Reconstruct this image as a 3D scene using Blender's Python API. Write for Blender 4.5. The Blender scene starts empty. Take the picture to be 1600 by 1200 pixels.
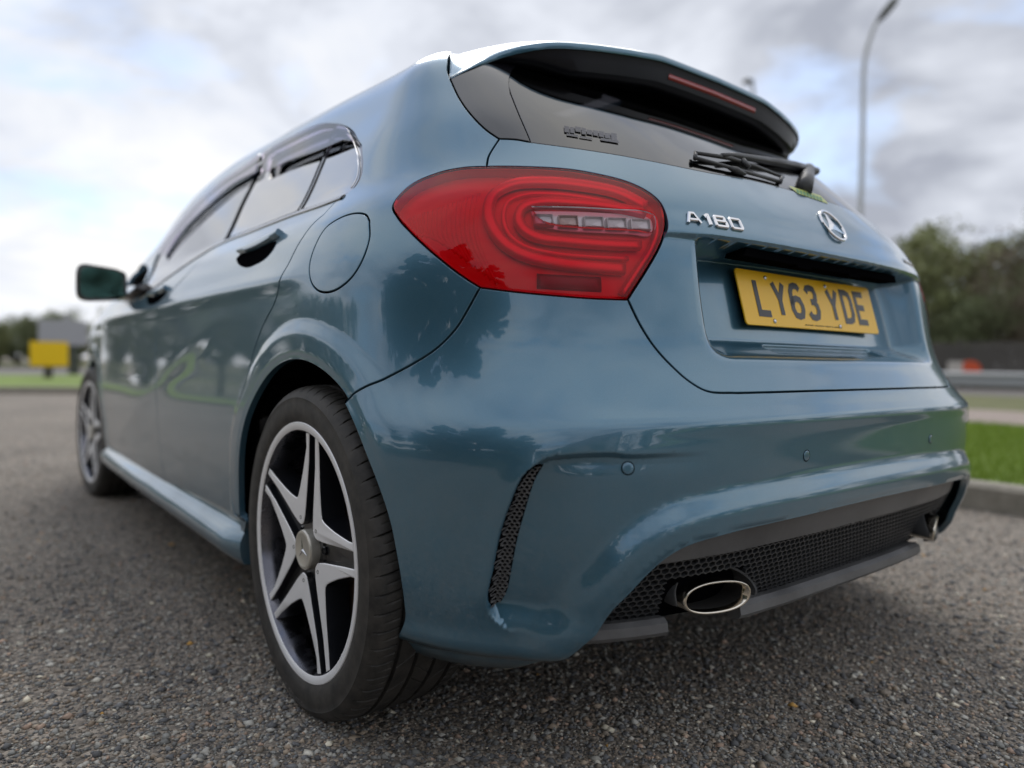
import bpy, bmesh, math, random
import numpy as np
from mathutils import Vector, Matrix
from mathutils.geometry import delaunay_2d_cdt
PI = math.pi
random.seed(7); rng = np.random.default_rng(7)
SC = bpy.context.scene
COL = SC.collection
# ------------------------------------------------------------------ camera
CAM = np.array([-1.4037, -0.5833, 0.6797]); YAW, PIT, ROL, FPX = 0.6665, -0.0304, 0.0126, 1110.5
_f = np.array([math.sin(YAW)*math.cos(PIT), math.cos(YAW)*math.cos(PIT), math.sin(PIT)])
_r = np.array([math.cos(YAW), -math.sin(YAW), 0.0]); _u = np.cross(_r, _f)
CR = _r*math.cos(ROL)+_u*math.sin(ROL); CU = -_r*math.sin(ROL)+_u*math.cos(ROL); CF = _f
cd = bpy.data.cameras.new('camera'); cam = bpy.data.objects.new('camera', cd); COL.objects.link(cam)
cam.matrix_world = Matrix(((CR[0], CU[0], -CF[0], CAM[0]), (CR[1], CU[1], -CF[1], CAM[1]), (CR[2], CU[2], -CF[2], CAM[2]), (0, 0, 0, 1)))
cd.sensor_width = 36; cd.lens = FPX/1600*36; cd.clip_end = 3000; cd.clip_start = .02
cd.dof.use_dof = True; cd.dof.focus_distance = 1.22; cd.dof.aperture_fstop = 1.5
SC.camera = cam
# ------------------------------------------------------------------ world: daylight sky under broken cloud
SUN_EL, SUN_AZ = math.radians(47), math.radians(36)      # azimuth measured from +Y towards +X
w = bpy.data.worlds.new('World'); SC.world = w; w.use_nodes = True
nt = w.node_tree; nt.nodes.clear()
def N(nt, t, **k):
    n = nt.nodes.new(t)
    for a, b in k.items():
        if a.startswith('i_'):
            n.inputs[a[2:].replace('_', ' ')].default_value = b
        else: setattr(n, a, b)
    return n
def L(nt, a, b): nt.links.new(a, b)
sky = N(nt, 'ShaderNodeTexSky', sky_type='NISHITA', sun_disc=False, sun_elevation=SUN_EL, sun_rotation=SUN_AZ)
tc = N(nt, 'ShaderNodeTexCoord'); sep = N(nt, 'ShaderNodeSeparateXYZ'); rot = N(nt, 'ShaderNodeMapping', vector_type='VECTOR'); rot.inputs['Rotation'].default_value = (0, 0, math.radians(60)); L(nt, tc.outputs['Generated'], rot.inputs[0]); L(nt, rot.outputs[0], sep.inputs[0])
zc = N(nt, 'ShaderNodeMath', operation='MAXIMUM'); L(nt, sep.outputs[2], zc.inputs[0]); zc.inputs[1].default_value = 0
za = N(nt, 'ShaderNodeMath', operation='ADD'); L(nt, zc.outputs[0], za.inputs[0]); za.inputs[1].default_value = .22
dx = N(nt, 'ShaderNodeMath', operation='DIVIDE'); L(nt, sep.outputs[0], dx.inputs[0]); L(nt, za.outputs[0], dx.inputs[1])
dy = N(nt, 'ShaderNodeMath', operation='DIVIDE'); L(nt, sep.outputs[1], dy.inputs[0]); L(nt, za.outputs[0], dy.inputs[1])
cb = N(nt, 'ShaderNodeCombineXYZ'); L(nt, dx.outputs[0], cb.inputs[0]); L(nt, dy.outputs[0], cb.inputs[1]); cb.inputs[2].default_value = 16.8
n1 = N(nt, 'ShaderNodeTexNoise', i_Scale=1.25, i_Detail=9.0, i_Roughness=.56, i_Distortion=.35); L(nt, cb.outputs[0], n1.inputs['Vector'])
n2 = N(nt, 'ShaderNodeTexNoise', i_Scale=.62, i_Detail=5.0, i_Roughness=.5); L(nt, cb.outputs[0], n2.inputs['Vector'])
n3 = N(nt, 'ShaderNodeTexNoise', i_Scale=2.2, i_Detail=6.0, i_Roughness=.55, i_Distortion=.3)
mp = N(nt, 'ShaderNodeMapping'); mp.inputs['Location'].default_value = (7.3, 2.1, 0); L(nt, cb.outputs[0], mp.inputs[0]); L(nt, mp.outputs[0], n3.inputs['Vector'])
cov = N(nt, 'ShaderNodeMapRange', i_From_Min=.35, i_From_Max=.47); L(nt, n1.outputs[0], cov.inputs['Value'])
shade = N(nt, 'ShaderNodeMapRange', i_From_Min=.36, i_From_Max=.62); L(nt, n2.outputs[0], shade.inputs['Value'])
sh2 = N(nt, 'ShaderNodeMapRange', i_From_Min=.35, i_From_Max=.66); L(nt, n3.outputs[0], sh2.inputs['Value'])
shm = N(nt, 'ShaderNodeMath', operation='MULTIPLY_ADD'); L(nt, shade.outputs[0], shm.inputs[0]); shm.inputs[1].default_value = .62
shs = N(nt, 'ShaderNodeMath', operation='MULTIPLY'); L(nt, sh2.outputs[0], shs.inputs[0]); shs.inputs[1].default_value = .42; L(nt, shs.outputs[0], shm.inputs[2])
cr = N(nt, 'ShaderNodeValToRGB'); L(nt, shm.outputs[0], cr.inputs[0])
e = cr.color_ramp.elements; e[0].position = .08; e[0].color = (2.3, 2.45, 2.85, 1); e[1].position = .85; e[1].color = (5.85, 5.8, 5.72, 1)
m_ = cr.color_ramp.elements.new(.45); m_.color = (4.4, 4.6, 5.05, 1)
blue = N(nt, 'ShaderNodeMix', data_type='RGBA'); blue.inputs[0].default_value = .45; L(nt, sky.outputs[0], blue.inputs[6]); blue.inputs[7].default_value = (3.0, 3.8, 5.5, 1)
mx = N(nt, 'ShaderNodeMix', data_type='RGBA'); L(nt, cov.outputs[0], mx.inputs[0]); L(nt, blue.outputs[2], mx.inputs[6]); L(nt, cr.outputs[0], mx.inputs[7])
hz = N(nt, 'ShaderNodeMapRange', i_From_Min=.0, i_From_Max=.10, i_To_Min=.65, i_To_Max=0.0); L(nt, zc.outputs[0], hz.inputs['Value'])
mh = N(nt, 'ShaderNodeMix', data_type='RGBA'); L(nt, hz.outputs[0], mh.inputs[0]); L(nt, mx.outputs[2], mh.inputs[6]); mh.inputs[7].default_value = (6.0, 6.1, 6.4, 1)
bg = N(nt, 'ShaderNodeBackground', i_Strength=.095); L(nt, mh.outputs[2], bg.inputs[0])
wo = N(nt, 'ShaderNodeOutputWorld'); L(nt, bg.outputs[0], wo.inputs[0])
sd = bpy.data.lights.new('sun', 'SUN'); sun = bpy.data.objects.new('sun', sd); COL.objects.link(sun)
sd.energy = .80; sd.angle = math.radians(34); sd.color = (1, .96, .9)
_sv = Vector((math.sin(SUN_AZ)*math.cos(SUN_EL), math.cos(SUN_AZ)*math.cos(SUN_EL), math.sin(SUN_EL)))
sun.rotation_euler = _sv.to_track_quat('Z', 'Y').to_euler()
SC.view_settings.view_transform = 'Standard'; SC.view_settings.look = 'None'; SC.view_settings.gamma = 1; SC.view_settings.exposure = 1.0
SC.view_settings.use_curve_mapping = False
SC.render.engine = 'CYCLES'
SC.cycles.max_bounces = 10; SC.cycles.transparent_max_bounces = 12; SC.cycles.caustics_reflective = False; SC.cycles.caustics_refractive = False

# ------------------------------------------------------------------ materials
def mat(name, col, rough=.5, metal=0., coat=0., spec=.5, **k):
    m = bpy.data.materials.new(name); m.use_nodes = True
    b = m.node_tree.nodes['Principled BSDF']
    b.inputs['Base Color'].default_value = (*col, 1); b.inputs['Roughness'].default_value = rough; b.inputs['Metallic'].default_value = metal
    b.inputs['Coat Weight'].default_value = coat; b.inputs['Coat Roughness'].default_value = .015; b.inputs['Specular IOR Level'].default_value = spec
    for a, v in k.items(): b.inputs[a.replace('_', ' ')].default_value = v
    return m
def noise_bump(m, scale, strength, dist=.001, detail=6, colvar=None, roughvar=None, coords='Object'):
    nt = m.node_tree; b = nt.nodes['Principled BSDF']
    tc = N(nt, 'ShaderNodeTexCoord'); n = N(nt, 'ShaderNodeTexNoise', i_Scale=scale, i_Detail=detail); L(nt, tc.outputs[coords], n.inputs['Vector'])
    if strength:
        bu = N(nt, 'ShaderNodeBump', i_Strength=strength, i_Distance=dist); L(nt, n.outputs[0], bu.inputs['Height']); L(nt, bu.outputs[0], b.inputs['Normal'])
    if colvar:
        n2 = N(nt, 'ShaderNodeTexNoise', i_Scale=colvar[0], i_Detail=8.0, i_Roughness=.65); L(nt, tc.outputs[coords], n2.inputs['Vector'])
        r = N(nt, 'ShaderNodeValToRGB'); L(nt, n2.outputs[0], r.inputs[0]); r.color_ramp.elements[0].position = .32; r.color_ramp.elements[1].position = .68
        r.color_ramp.elements[0].color = (*colvar[1], 1); r.color_ramp.elements[1].color = (*colvar[2], 1); L(nt, r.outputs[0], b.inputs['Base Color'])
    if roughvar:
        n3 = N(nt, 'ShaderNodeTexNoise', i_Scale=roughvar[0], i_Detail=6.0); L(nt, tc.outputs[coords], n3.inputs['Vector'])
        r = N(nt, 'ShaderNodeMapRange', i_From_Min=.3, i_From_Max=.7, i_To_Min=roughvar[1], i_To_Max=roughvar[2]); L(nt, n3.outputs[0], r.inputs['Value']); L(nt, r.outputs[0], b.inputs['Roughness'])
    return m
# metallic blue paint with fine flake and a light film of dust
paint = mat('car_paint', (.06, .14, .20), .30, .48, 1.0, Coat_IOR=1.66)
def _paint():
    nt = paint.node_tree; b = nt.nodes['Principled BSDF']; tc = N(nt, 'ShaderNodeTexCoord')
    v = N(nt, 'ShaderNodeTexVoronoi', i_Scale=2600.0); L(nt, tc.outputs['Object'], v.inputs['Vector'])
    r = N(nt, 'ShaderNodeValToRGB'); L(nt, v.outputs['Color'], r.inputs[0])
    r.color_ramp.elements[0].color = (.052, .150, .224, 1); r.color_ramp.elements[1].color = (.078, .200, .290, 1); L(nt, r.outputs[0], b.inputs['Base Color'])
    n = N(nt, 'ShaderNodeTexNoise', i_Scale=420.0, i_Detail=2.0); L(nt, tc.outputs['Object'], n.inputs['Vector'])
    bu = N(nt, 'ShaderNodeBump', i_Strength=.03, i_Distance=.00010); L(nt, n.outputs[0], bu.inputs['Height']); L(nt, bu.outputs[0], b.inputs['Coat Normal'])
    n3 = N(nt, 'ShaderNodeTexNoise', i_Scale=9.0, i_Detail=8.0, i_Roughness=.7); L(nt, tc.outputs['Object'], n3.inputs['Vector'])
    cr_ = N(nt, 'ShaderNodeMapRange', i_From_Min=.45, i_From_Max=.75, i_To_Min=.0, i_To_Max=.03); L(nt, n3.outputs[0], cr_.inputs['Value']); L(nt, cr_.outputs[0], b.inputs['Coat Roughness'])
def _dust():
    nt = paint.node_tree; b = nt.nodes['Principled BSDF']; tc = N(nt, 'ShaderNodeTexCoord'); sp = N(nt, 'ShaderNodeSeparateXYZ'); L(nt, tc.outputs['Object'], sp.inputs[0])
    lo = N(nt, 'ShaderNodeMapRange', i_From_Min=.62, i_From_Max=.16, i_To_Min=.10, i_To_Max=1.0); L(nt, sp.outputs[2], lo.inputs['Value'])
    n = N(nt, 'ShaderNodeTexNoise', i_Scale=5.0, i_Detail=10.0, i_Roughness=.75); L(nt, tc.outputs['Object'], n.inputs['Vector'])
    a = N(nt, 'ShaderNodeMapRange', i_From_Min=.42, i_From_Max=.72, i_To_Min=.0, i_To_Max=.34); L(nt, n.outputs[0], a.inputs['Value'])
    m_ = N(nt, 'ShaderNodeMath', operation='MULTIPLY'); L(nt, lo.outputs[0], m_.inputs[0]); L(nt, a.outputs[0], m_.inputs[1])
    v = N(nt, 'ShaderNodeTexVoronoi', i_Scale=85.0); L(nt, tc.outputs['Object'], v.inputs['Vector'])
    sk = N(nt, 'ShaderNodeMapRange', i_From_Min=.055, i_From_Max=.035, i_To_Min=0.0, i_To_Max=.7); L(nt, v.outputs['Distance'], sk.inputs['Value'])
    sv = N(nt, 'ShaderNodeSeparateColor'); L(nt, v.outputs['Color'], sv.inputs[0]); gt = N(nt, 'ShaderNodeMath', operation='GREATER_THAN'); L(nt, sv.outputs[0], gt.inputs[0]); gt.inputs[1].default_value = .86
    sm = N(nt, 'ShaderNodeMath', operation='MULTIPLY'); L(nt, sk.outputs[0], sm.inputs[0]); L(nt, gt.outputs[0], sm.inputs[1])
    f_ = N(nt, 'ShaderNodeMath', operation='MAXIMUM'); L(nt, m_.outputs[0], f_.inputs[0]); L(nt, sm.outputs[0], f_.inputs[1])
    d = N(nt, 'ShaderNodeBsdfDiffuse'); d.inputs[0].default_value = (.24, .215, .18, 1)
    x = N(nt, 'ShaderNodeMixShader'); L(nt, f_.outputs[0], x.inputs[0]); L(nt, b.outputs[0], x.inputs[1]); L(nt, d.outputs[0], x.inputs[2]); L(nt, x.outputs[0], nt.nodes['Material Output'].inputs[0])
_paint(); _dust()
M = dict(
 trim_plastic=noise_bump(mat('trim_plastic', (.1, .1, .1), .40), 700, .25, .0004, colvar=(7, (.085, .085, .088), (.16, .16, .162)), roughvar=(14, .32, .55)),
 black_plastic=noise_bump(mat('black_plastic', (.055, .056, .058), .42), 900, .25, .0004, roughvar=(14, .36, .56)),
 gloss_black=mat('gloss_black', (.006, .006, .008), .12, 0, .8),
 gap_black=mat('gap_black', (.004, .004, .005), .9, spec=.0),
 rubber=noise_bump(mat('rubber', (.028, .027, .026), .62), 160, .35, .0006, colvar=(26, (.016, .0155, .015), (.060, .054, .047))),
 chrome=mat('chrome', (.78, .78, .79), .10, 1),
 exhaust_chrome=noise_bump(mat('exhaust_chrome', (.78, .72, .62), .13, 1), 60, .1, .0003, roughvar=(30, .08, .25)),
 rim_face=noise_bump(mat('rim_face', (.93, .93, .94), .42, .30), 200, .03, .0001, roughvar=(60, .36, .48)),
 rim_black=mat('rim_black', (.008, .009, .012), .28, 0, .35),
 disc=noise_bump(mat('brake_disc', (.30, .18, .12), .5, .2), 80, .3, .0005, colvar=(18, (.22, .12, .08), (.42, .29, .21))),
 soot=mat('soot', (.012, .011, .010), .9),
 yellow=mat('plate_yellow', (1.0, .57, .003), .4, 0, .12),
 plate_black=mat('plate_black', (.02, .02, .02), .35),
 white=mat('white_plastic', (.8, .8, .8), .3, 0, .4),
 reflector_red=mat('reflector_red', (.95, .015, .035), .4, .0, .3),
 guide_red=mat('guide_red', (1.0, .10, .16), .35, .35, .3),
 lamp_back=mat('lamp_back', (.80, .74, .75), .35, .2, .3),
 lamp_silver=mat('lamp_silver', (.72, .72, .74), .2, .9),

 amber=mat('amber', (.6, .25, .08), .3),
 fabric=mat('seat_fabric', (.02, .02, .022), .8),
)
def glass(name, tint, refl=.06, rough=.0, ior=1.55):
    m = bpy.data.materials.new(name); m.use_nodes = True; nt = m.node_tree; nt.nodes.clear()
    t = N(nt, 'ShaderNodeBsdfTransparent'); t.inputs[0].default_value = (*tint, 1)
    g = N(nt, 'ShaderNodeBsdfGlossy'); g.inputs['Roughness'].default_value = rough; g.inputs[0].default_value = (.95, .95, .95, 1)
    f = N(nt, 'ShaderNodeFresnel', i_IOR=ior)
    a = N(nt, 'ShaderNodeMath', operation='ADD'); L(nt, f.outputs[0], a.inputs[0]); a.inputs[1].default_value = refl; a.use_clamp = True
    x = N(nt, 'ShaderNodeMixShader'); L(nt, a.outputs[0], x.inputs[0]); L(nt, t.outputs[0], x.inputs[1]); L(nt, g.outputs[0], x.inputs[2])
    o = N(nt, 'ShaderNodeOutputMaterial'); L(nt, x.outputs[0], o.inputs[0]); return m
M['privacy'] = glass('privacy_glass', (.035, .035, .04), .08)
M['sideglass'] = glass('side_glass', (.45, .56, .52), .16, 0, 1.8)
M['privacy_side'] = glass('privacy_side_glass', (.035, .035, .04), .26, 0, 1.9)
M['lens_red'] = glass('red_lens', (1.0, .22, .30), .0, 0, 1.36)
M['lens_clear'] = glass('clear_lens', (.95, .92, .94), .0, 0, 1.38)
M['visor'] = glass('smoked_acrylic', (.58, .50, .66), .0, 0, 1.42)
M['mirror'] = mat('mirror_glass', (.045, .10, .09), .03, 1)

# ------------------------------------------------------------------ object helpers
def tag(o, label=None, cat=None, group=None, kind=None):
    if label: o['label'] = label
    if cat: o['category'] = cat
    if group: o['group'] = group
    if kind: o['kind'] = kind
    return o
def empty(name, loc=(0, 0, 0), label=None, cat=None, group=None):
    o = bpy.data.objects.new(name, None); COL.objects.link(o); o.location = loc; return tag(o, label, cat, group)
def link(name, me, parent=None, m=None):
    o = bpy.data.objects.new(name, me); COL.objects.link(o)
    if m is not None:
        for x in (m if isinstance(m, (list, tuple)) else [m]): me.materials.append(x)
    if parent is not None: o.parent = parent
    return o
def mesh_obj(name, V, F, m, parent=None, smooth=True, normals=None, fm=None):
    me = bpy.data.meshes.new(name); me.from_pydata([tuple(map(float, v)) for v in V], [], [tuple(map(int, f)) for f in F])
    if fm is not None: me.polygons.foreach_set('material_index', np.asarray(fm, dtype=np.int32))
    if smooth: me.polygons.foreach_set('use_smooth', np.ones(len(me.polygons), dtype=bool))
    o = link(name, me, parent, m)
    if normals is not None: me.normals_split_custom_set_from_vertices([tuple(map(float, n)) for n in normals])
    me.update(); return o
def copy_tree(o, parent=None):
    c = o.copy(); COL.objects.link(c)
    if parent is not None: c.parent = parent
    for ch in o.children: copy_tree(ch, c)
    return c
def autosmooth(o, ang=35):
    me = o.data; bm = bmesh.new(); bm.from_mesh(me)
    bmesh.ops.recalc_face_normals(bm, faces=bm.faces)
    for e in bm.edges:
        e.smooth = not (len(e.link_faces) == 2 and e.calc_face_angle(0) > math.radians(ang))
    for f in bm.faces: f.smooth = True
    bm.to_mesh(me); bm.free(); return o
def merge(parts):
    V, F = [], []
    for v, f in parts:
        k = len(V); V += [tuple(x) for x in v]; F += [tuple(i+k for i in q) for q in f]
    return V, F
def box_vf(c, s, R=None):
    v = np.array([[x, y, z] for x in (-.5, .5) for y in (-.5, .5) for z in (-.5, .5)])*np.array(s)
    if R is not None: v = v@np.asarray(R).T
    v = v+np.array(c); return v, [(0, 1, 3, 2), (4, 6, 7, 5), (0, 4, 5, 1), (2, 3, 7, 6), (0, 2, 6, 4), (1, 5, 7, 3)]
def tube_vf(pts, r, n=8, closed=False, flat=1., caps=True):
    P = np.asarray(pts, float); m = len(P); rr = np.broadcast_to(np.asarray(r, float), (m,))
    T = np.roll(P, -1, 0)-np.roll(P, 1, 0)
    if not closed: T[0] = P[1]-P[0]; T[-1] = P[-1]-P[-2]
    T /= np.linalg.norm(T, axis=1)[:, None]+1e-12
    up = np.array([0, 0, 1.]) if abs(T[0][2]) < .9 else np.array([1., 0, 0])
    V = []
    a = np.cross(T[0], up); a /= np.linalg.norm(a)
    for i in range(m):
        a = a-T[i]*(a@T[i]); a /= np.linalg.norm(a); b = np.cross(T[i], a)
        for k in range(n):
            t = 2*PI*k/n; V.append(P[i]+rr[i]*(a*math.cos(t)+b*math.sin(t)*flat))
    F = []
    for i in range(m if closed else m-1):
        for k in range(n):
            j = (i+1) % m; F.append((i*n+k, i*n+(k+1) % n, j*n+(k+1) % n, j*n+k))
    if caps and not closed: F += [tuple(range(n))[::-1], tuple((m-1)*n+k for k in range(n))]
    return np.array(V), F
def prism_vf(poly, axis_o, U, W, D, d0, d1, bevel=0.):
    """polygon (2D) placed at origin axis_o with axes U, W and extruded from d0 to d1 along D"""
    p = np.asarray(poly, float); n = len(p); U, W, D, o = map(lambda q: np.asarray(q, float), (U, W, D, axis_o))
    if bevel:
        e1 = p-np.roll(p, 1, 0); e2 = np.roll(p, -1, 0)-p
        n1 = np.stack([e1[:, 1], -e1[:, 0]], 1); n2 = np.stack([e2[:, 1], -e2[:, 0]], 1)
        n1 /= np.linalg.norm(n1, axis=1)[:, None]+1e-12; n2 /= np.linalg.norm(n2, axis=1)[:, None]+1e-12
        ar = .5*np.sum(p[:, 0]*np.roll(p[:, 1], -1)-np.roll(p[:, 0], -1)*p[:, 1]); sg = 1 if ar > 0 else -1
        nn = n1+n2; nn /= np.linalg.norm(nn, axis=1)[:, None]+1e-9
        q = p-sg*nn*bevel
        rings = [(p, d0), (p, d1-bevel*np.sign(d1-d0)), (q, d1)]
    else: rings = [(p, d0), (p, d1)]
    V = np.concatenate([o+r[:, :1]*U+r[:, 1:]*W+D*d for r, d in rings])
    F = [(k*n+i, k*n+(i+1) % n, (k+1)*n+(i+1) % n, (k+1)*n+i) for k in range(len(rings)-1) for i in range(n)]
    m = (len(rings)-1)*n
    F += [tuple(range(n))[::-1], tuple(range(m, m+n))]
    return V, F
def lathe_vf(prof, seg, ax='x', c=(0, 0, 0), closed=False):
    """prof: list of (axial, radius)"""
    V = []; c = np.array(c, float)
    for a, r in prof:
        for k in range(seg):
            t = 2*PI*k/seg
            p = (a, r*math.cos(t), r*math.sin(t)) if ax == 'x' else ((r*math.cos(t), a, r*math.sin(t)) if ax == 'y' else (r*math.cos(t), r*math.sin(t), a))
            V.append(c+p)
    F = []
    m = len(prof)
    for i in range(m if closed else m-1):
        for k in range(seg):
            j = (i+1) % m
            F.append((i*seg+k, i*seg+(k+1) % seg, j*seg+(k+1) % seg, j*seg+k))
    return np.array(V), F
def ray(px, py):
    d = CF+CR*(px-800)/FPX-CU*(py-600)/FPX; return d
def at(px, py, ax, val):
    d = ray(px, py); t = (val-CAM[ax])/d[ax]; return CAM+d*t
def at_depth(px, py, dep): return CAM+ray(px, py)*dep
def proj(P):
    d = np.asarray(P, float)-CAM; z = d@CF; return np.stack([800+FPX*(d@CR)/z, 600-FPX*(d@CU)/z], -1)
def sstep(a, b, x):
    t = np.clip((x-a)/(b-a), 0, 1); return t*t*(3-2*t)
def spline(xs, ys):
    xs = np.asarray(xs, float); ys = np.asarray(ys, float); n = len(xs); h = np.diff(xs)
    A = np.zeros((n, n)); r = np.zeros(n); A[0, 0] = A[-1, -1] = 1
    for i in range(1, n-1):
        A[i, i-1] = h[i-1]; A[i, i] = 2*(h[i-1]+h[i]); A[i, i+1] = h[i]; r[i] = 6*((ys[i+1]-ys[i])/h[i]-(ys[i]-ys[i-1])/h[i-1])
    m = np.linalg.solve(A, r)
    def f(x):
        x = np.clip(x, xs[0], xs[-1]); i = np.clip(np.searchsorted(xs, x)-1, 0, n-2); hh = h[i]; a = (xs[i+1]-x)/hh; b = (x-xs[i])/hh
        return a*ys[i]+b*ys[i+1]+((a**3-a)*m[i]+(b**3-b)*m[i+1])*hh*hh/6
    return f
def pchip(xs, ys):
    xs = np.asarray(xs, float); ys = np.asarray(ys, float); h = np.diff(xs); d = np.diff(ys)/h
    m = np.zeros(len(xs)); m[0] = d[0]; m[-1] = d[-1]
    for i in range(1, len(xs)-1):
        if d[i-1]*d[i] > 0:
            w1 = 2*h[i]+h[i-1]; w2 = h[i]+2*h[i-1]; m[i] = (w1+w2)/(w1/d[i-1]+w2/d[i])
    def f(x):
        x = np.clip(x, xs[0], xs[-1]); i = np.clip(np.searchsorted(xs, x)-1, 0, len(xs)-2); t = (x-xs[i])/h[i]
        return ys[i]*(2*t**3-3*t*t+1)+h[i]*m[i]*(t**3-2*t*t+t)+ys[i+1]*(-2*t**3+3*t*t)+h[i]*m[i+1]*(t**3-t*t)
    return f
# ------------------------------------------------------------------ the car's surface: horizontal slices
AX, AZ = .73, .314          # rear axle
FX = 3.429
YW = .78; S0 = 1.30; YF = 3.55
#        v     z     W     yr    n
ROWS = [(.14, .14, .790, .200, 2.9),
        (.19, .19, .846, .124, 3.2),
        (.24, .24, .868, .095, 3.35),
        (.30, .30, .878, .080, 3.5),
        (.38, .38, .884, .068, 3.65),
        (.48, .48, .892, .060, 3.7),
        (.57, .57, .893, .058, 3.6),
        (.62, .62, .890, .066, 3.2),
        (.67, .67, .889, .092, 3.0),
        (.75, .75, .887, .118, 2.9),
        (.84, .84, .882, .134, 2.9),
        (.90, .90, .868, .144, 2.8),
        (.96, .96, .838, .163, 2.7),
        (1.01, 1.01, .800, .196, 2.65),
        (1.06, 1.06, .772, .238, 2.6),
        (1.15, 1.14, .735, .315, 2.6),
        (1.25, 1.225, .692, .405, 2.6),
        (1.35, 1.305, .652, .500, 2.6),
        (1.43, 1.357, .607, .575, 2.6),
        (1.50, 1.390, .540, .645, 2.5),
        (1.60, 1.412, .415, .720, 2.4),
        (1.75, 1.428, .250, .760, 2.3),
        (1.95, 1.434, .030, .772, 2.2)]
_v = [r[0] for r in ROWS]
fz, fW, fy, fn = [pchip(_v, [r[k] for r in ROWS]) for k in (1, 2, 3, 4)]
fW = spline(_v, [r[2] for r in ROWS]); fn = spline(_v, [r[4] for r in ROWS]); fy = spline(_v, [r[3] for r in ROWS]); fz = spline(_v, [r[1] for r in ROWS])
kB = pchip([0, 2.9, 3.3, 3.8, 4.15, 4.4], [.95, .95, .93, .86, .76, .62])
kR = pchip([0, .75, 1.2, 1.7, 2.1, 2.45, 2.8, 3.15, 3.3, 5], [.92, .93, .985, 1.035, 1.07, 1.02, .78, .34, .12, .08])
tap = pchip([0, 2.2, 3.0, 3.6, 4.4], [0, 0, .012, .035, .06])
def base(s, v):
    s = np.asarray(s, float); v = np.asarray(v, float); S = np.abs(s); sg = np.where(s < 0, -1., 1.)
    W, yr, n, z0 = fW(v), fy(v), fn(v), fz(v)
    ph = np.clip(S/S0, 0, 1)*PI/2
    sn, cs = np.sin(ph), np.cos(ph)
    r = (np.abs(sn)**n+np.abs(cs)**n)**(-1/n)
    x = W*r*sn; y = YW-(YW-yr)*r*cs
    side = S > S0
    y = np.where(side, YW+(S-S0), y)
    x = np.where(side, W-tap(y), x)
    # front quarter
    SF = S0+(YF-YW)
    fr = S > SF; Lf = .80-.25*np.clip((v-.6)/.5, 0, 1)-.1*np.clip((.35-v)/.2, 0, 1)
    pf = np.clip((S-SF)/1.2, 0, 1)*PI/2; rf = (np.abs(np.sin(pf))**2.6+np.abs(np.cos(pf))**2.6)**(-1/2.6)
    y = np.where(fr, YF+Lf*rf*np.sin(pf), y); x = np.where(fr, (W-tap(np.full_like(y, YF)))*rf*np.cos(pf), x)
    B, k = kB(y), kR(y)
    z = np.where(z0 < .6, z0, np.where(z0 < .95, .6+(z0-.6)*(B-.6)/.35, B+(z0-.95)*k))
    x = x+np.where(z0 > .95, .10*(1-k)*np.clip((z0-.95)/.2, 0, 1)*(y > 1.5)*np.clip(x/.3, 0, 1), 0)
    return np.stack([sg*x, y, z], -1)
def bnorm(s, v, f=None, e=1e-4):
    f = f or base
    a = f(s+e, v)-f(s-e, v); b = f(s, v+e)-f(s, v-e)
    n = np.cross(a, b); n /= np.linalg.norm(n, axis=-1)[..., None]+1e-15
    return n
DISP = []      # displacement functions of (S, v, P) -> metres along the outward normal
def full(s, v, extra=None):
    P = base(s, v); Nn = bnorm(s, v); S = np.abs(s)
    d = 0
    for g in DISP: d = d+g(S, v, P)
    if extra is not None: d = d+extra(S, v, P)
    return P+Nn*np.asarray(d)[..., None]
def F(extra=None): return lambda s, v: full(s, v, extra)
# trace: where the line of sight through a point of the photograph meets the surface
_gs, _gv = np.meshgrid(np.linspace(-4.9, 1.6, 700), np.linspace(.15, 1.6, 240), indexing='ij')
_gp = base(_gs, _gv); _gn = bnorm(_gs, _gv); _gd = (_gp-CAM)@CF
_ok = (np.sum(_gn*(CAM-_gp), -1) > 0) & (_gd > .1)
_gx = np.where(_ok[..., None], proj(_gp), 1e9)
def on(px, py):
    dd = (_gx[..., 0]-px)**2+(_gx[..., 1]-py)**2
    i = np.argmin(dd+_gd*3); s, v = float(_gs.flat[i]), float(_gv.flat[i])
    for _ in range(12):
        q = proj(base(s, v)); e = np.array([px, py])-q
        if abs(e).max() < .01: break
        h = 1e-4; J = np.stack([(proj(base(s+h, v))-q)/h, (proj(base(s, v+h))-q)/h], 1)
        try: dl = np.linalg.solve(J, e)
        except Exception: break
        k = min(1, .03/max(1e-9, abs(dl).max())); s += dl[0]*k; v += dl[1]*k
    return (s, v)
def tr(*pts): return [on(*p) for p in pts]
def solve_yz(y, z, left=True):
    s, v = -(S0+(y-YW)), z
    for _ in range(30):
        q = base(s, v)[1:]; e = np.array([y, z])-q
        if abs(e).max() < 1e-6: break
        h = 1e-4; J = np.stack([(base(s+h, v)[1:]-q)/h, (base(s, v+h)[1:]-q)/h], 1); dl = np.linalg.solve(J, e)
        k = min(1, .1/max(1e-9, abs(dl).max())); s += dl[0]*k; v += dl[1]*k
    return (s, v)
def solve_xz(x, z):
    s, v = x*1.0, z
    for _ in range(30):
        q = base(s, v)[[0, 2]]; e = np.array([x, z])-q
        if abs(e).max() < 1e-6: break
        h = 1e-4; J = np.stack([(base(s+h, v)[[0, 2]]-q)/h, (base(s, v+h)[[0, 2]]-q)/h], 1); dl = np.linalg.solve(J, e)
        k = min(1, .1/max(1e-9, abs(dl).max())); s += dl[0]*k; v += dl[1]*k
    return (s, v)
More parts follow.
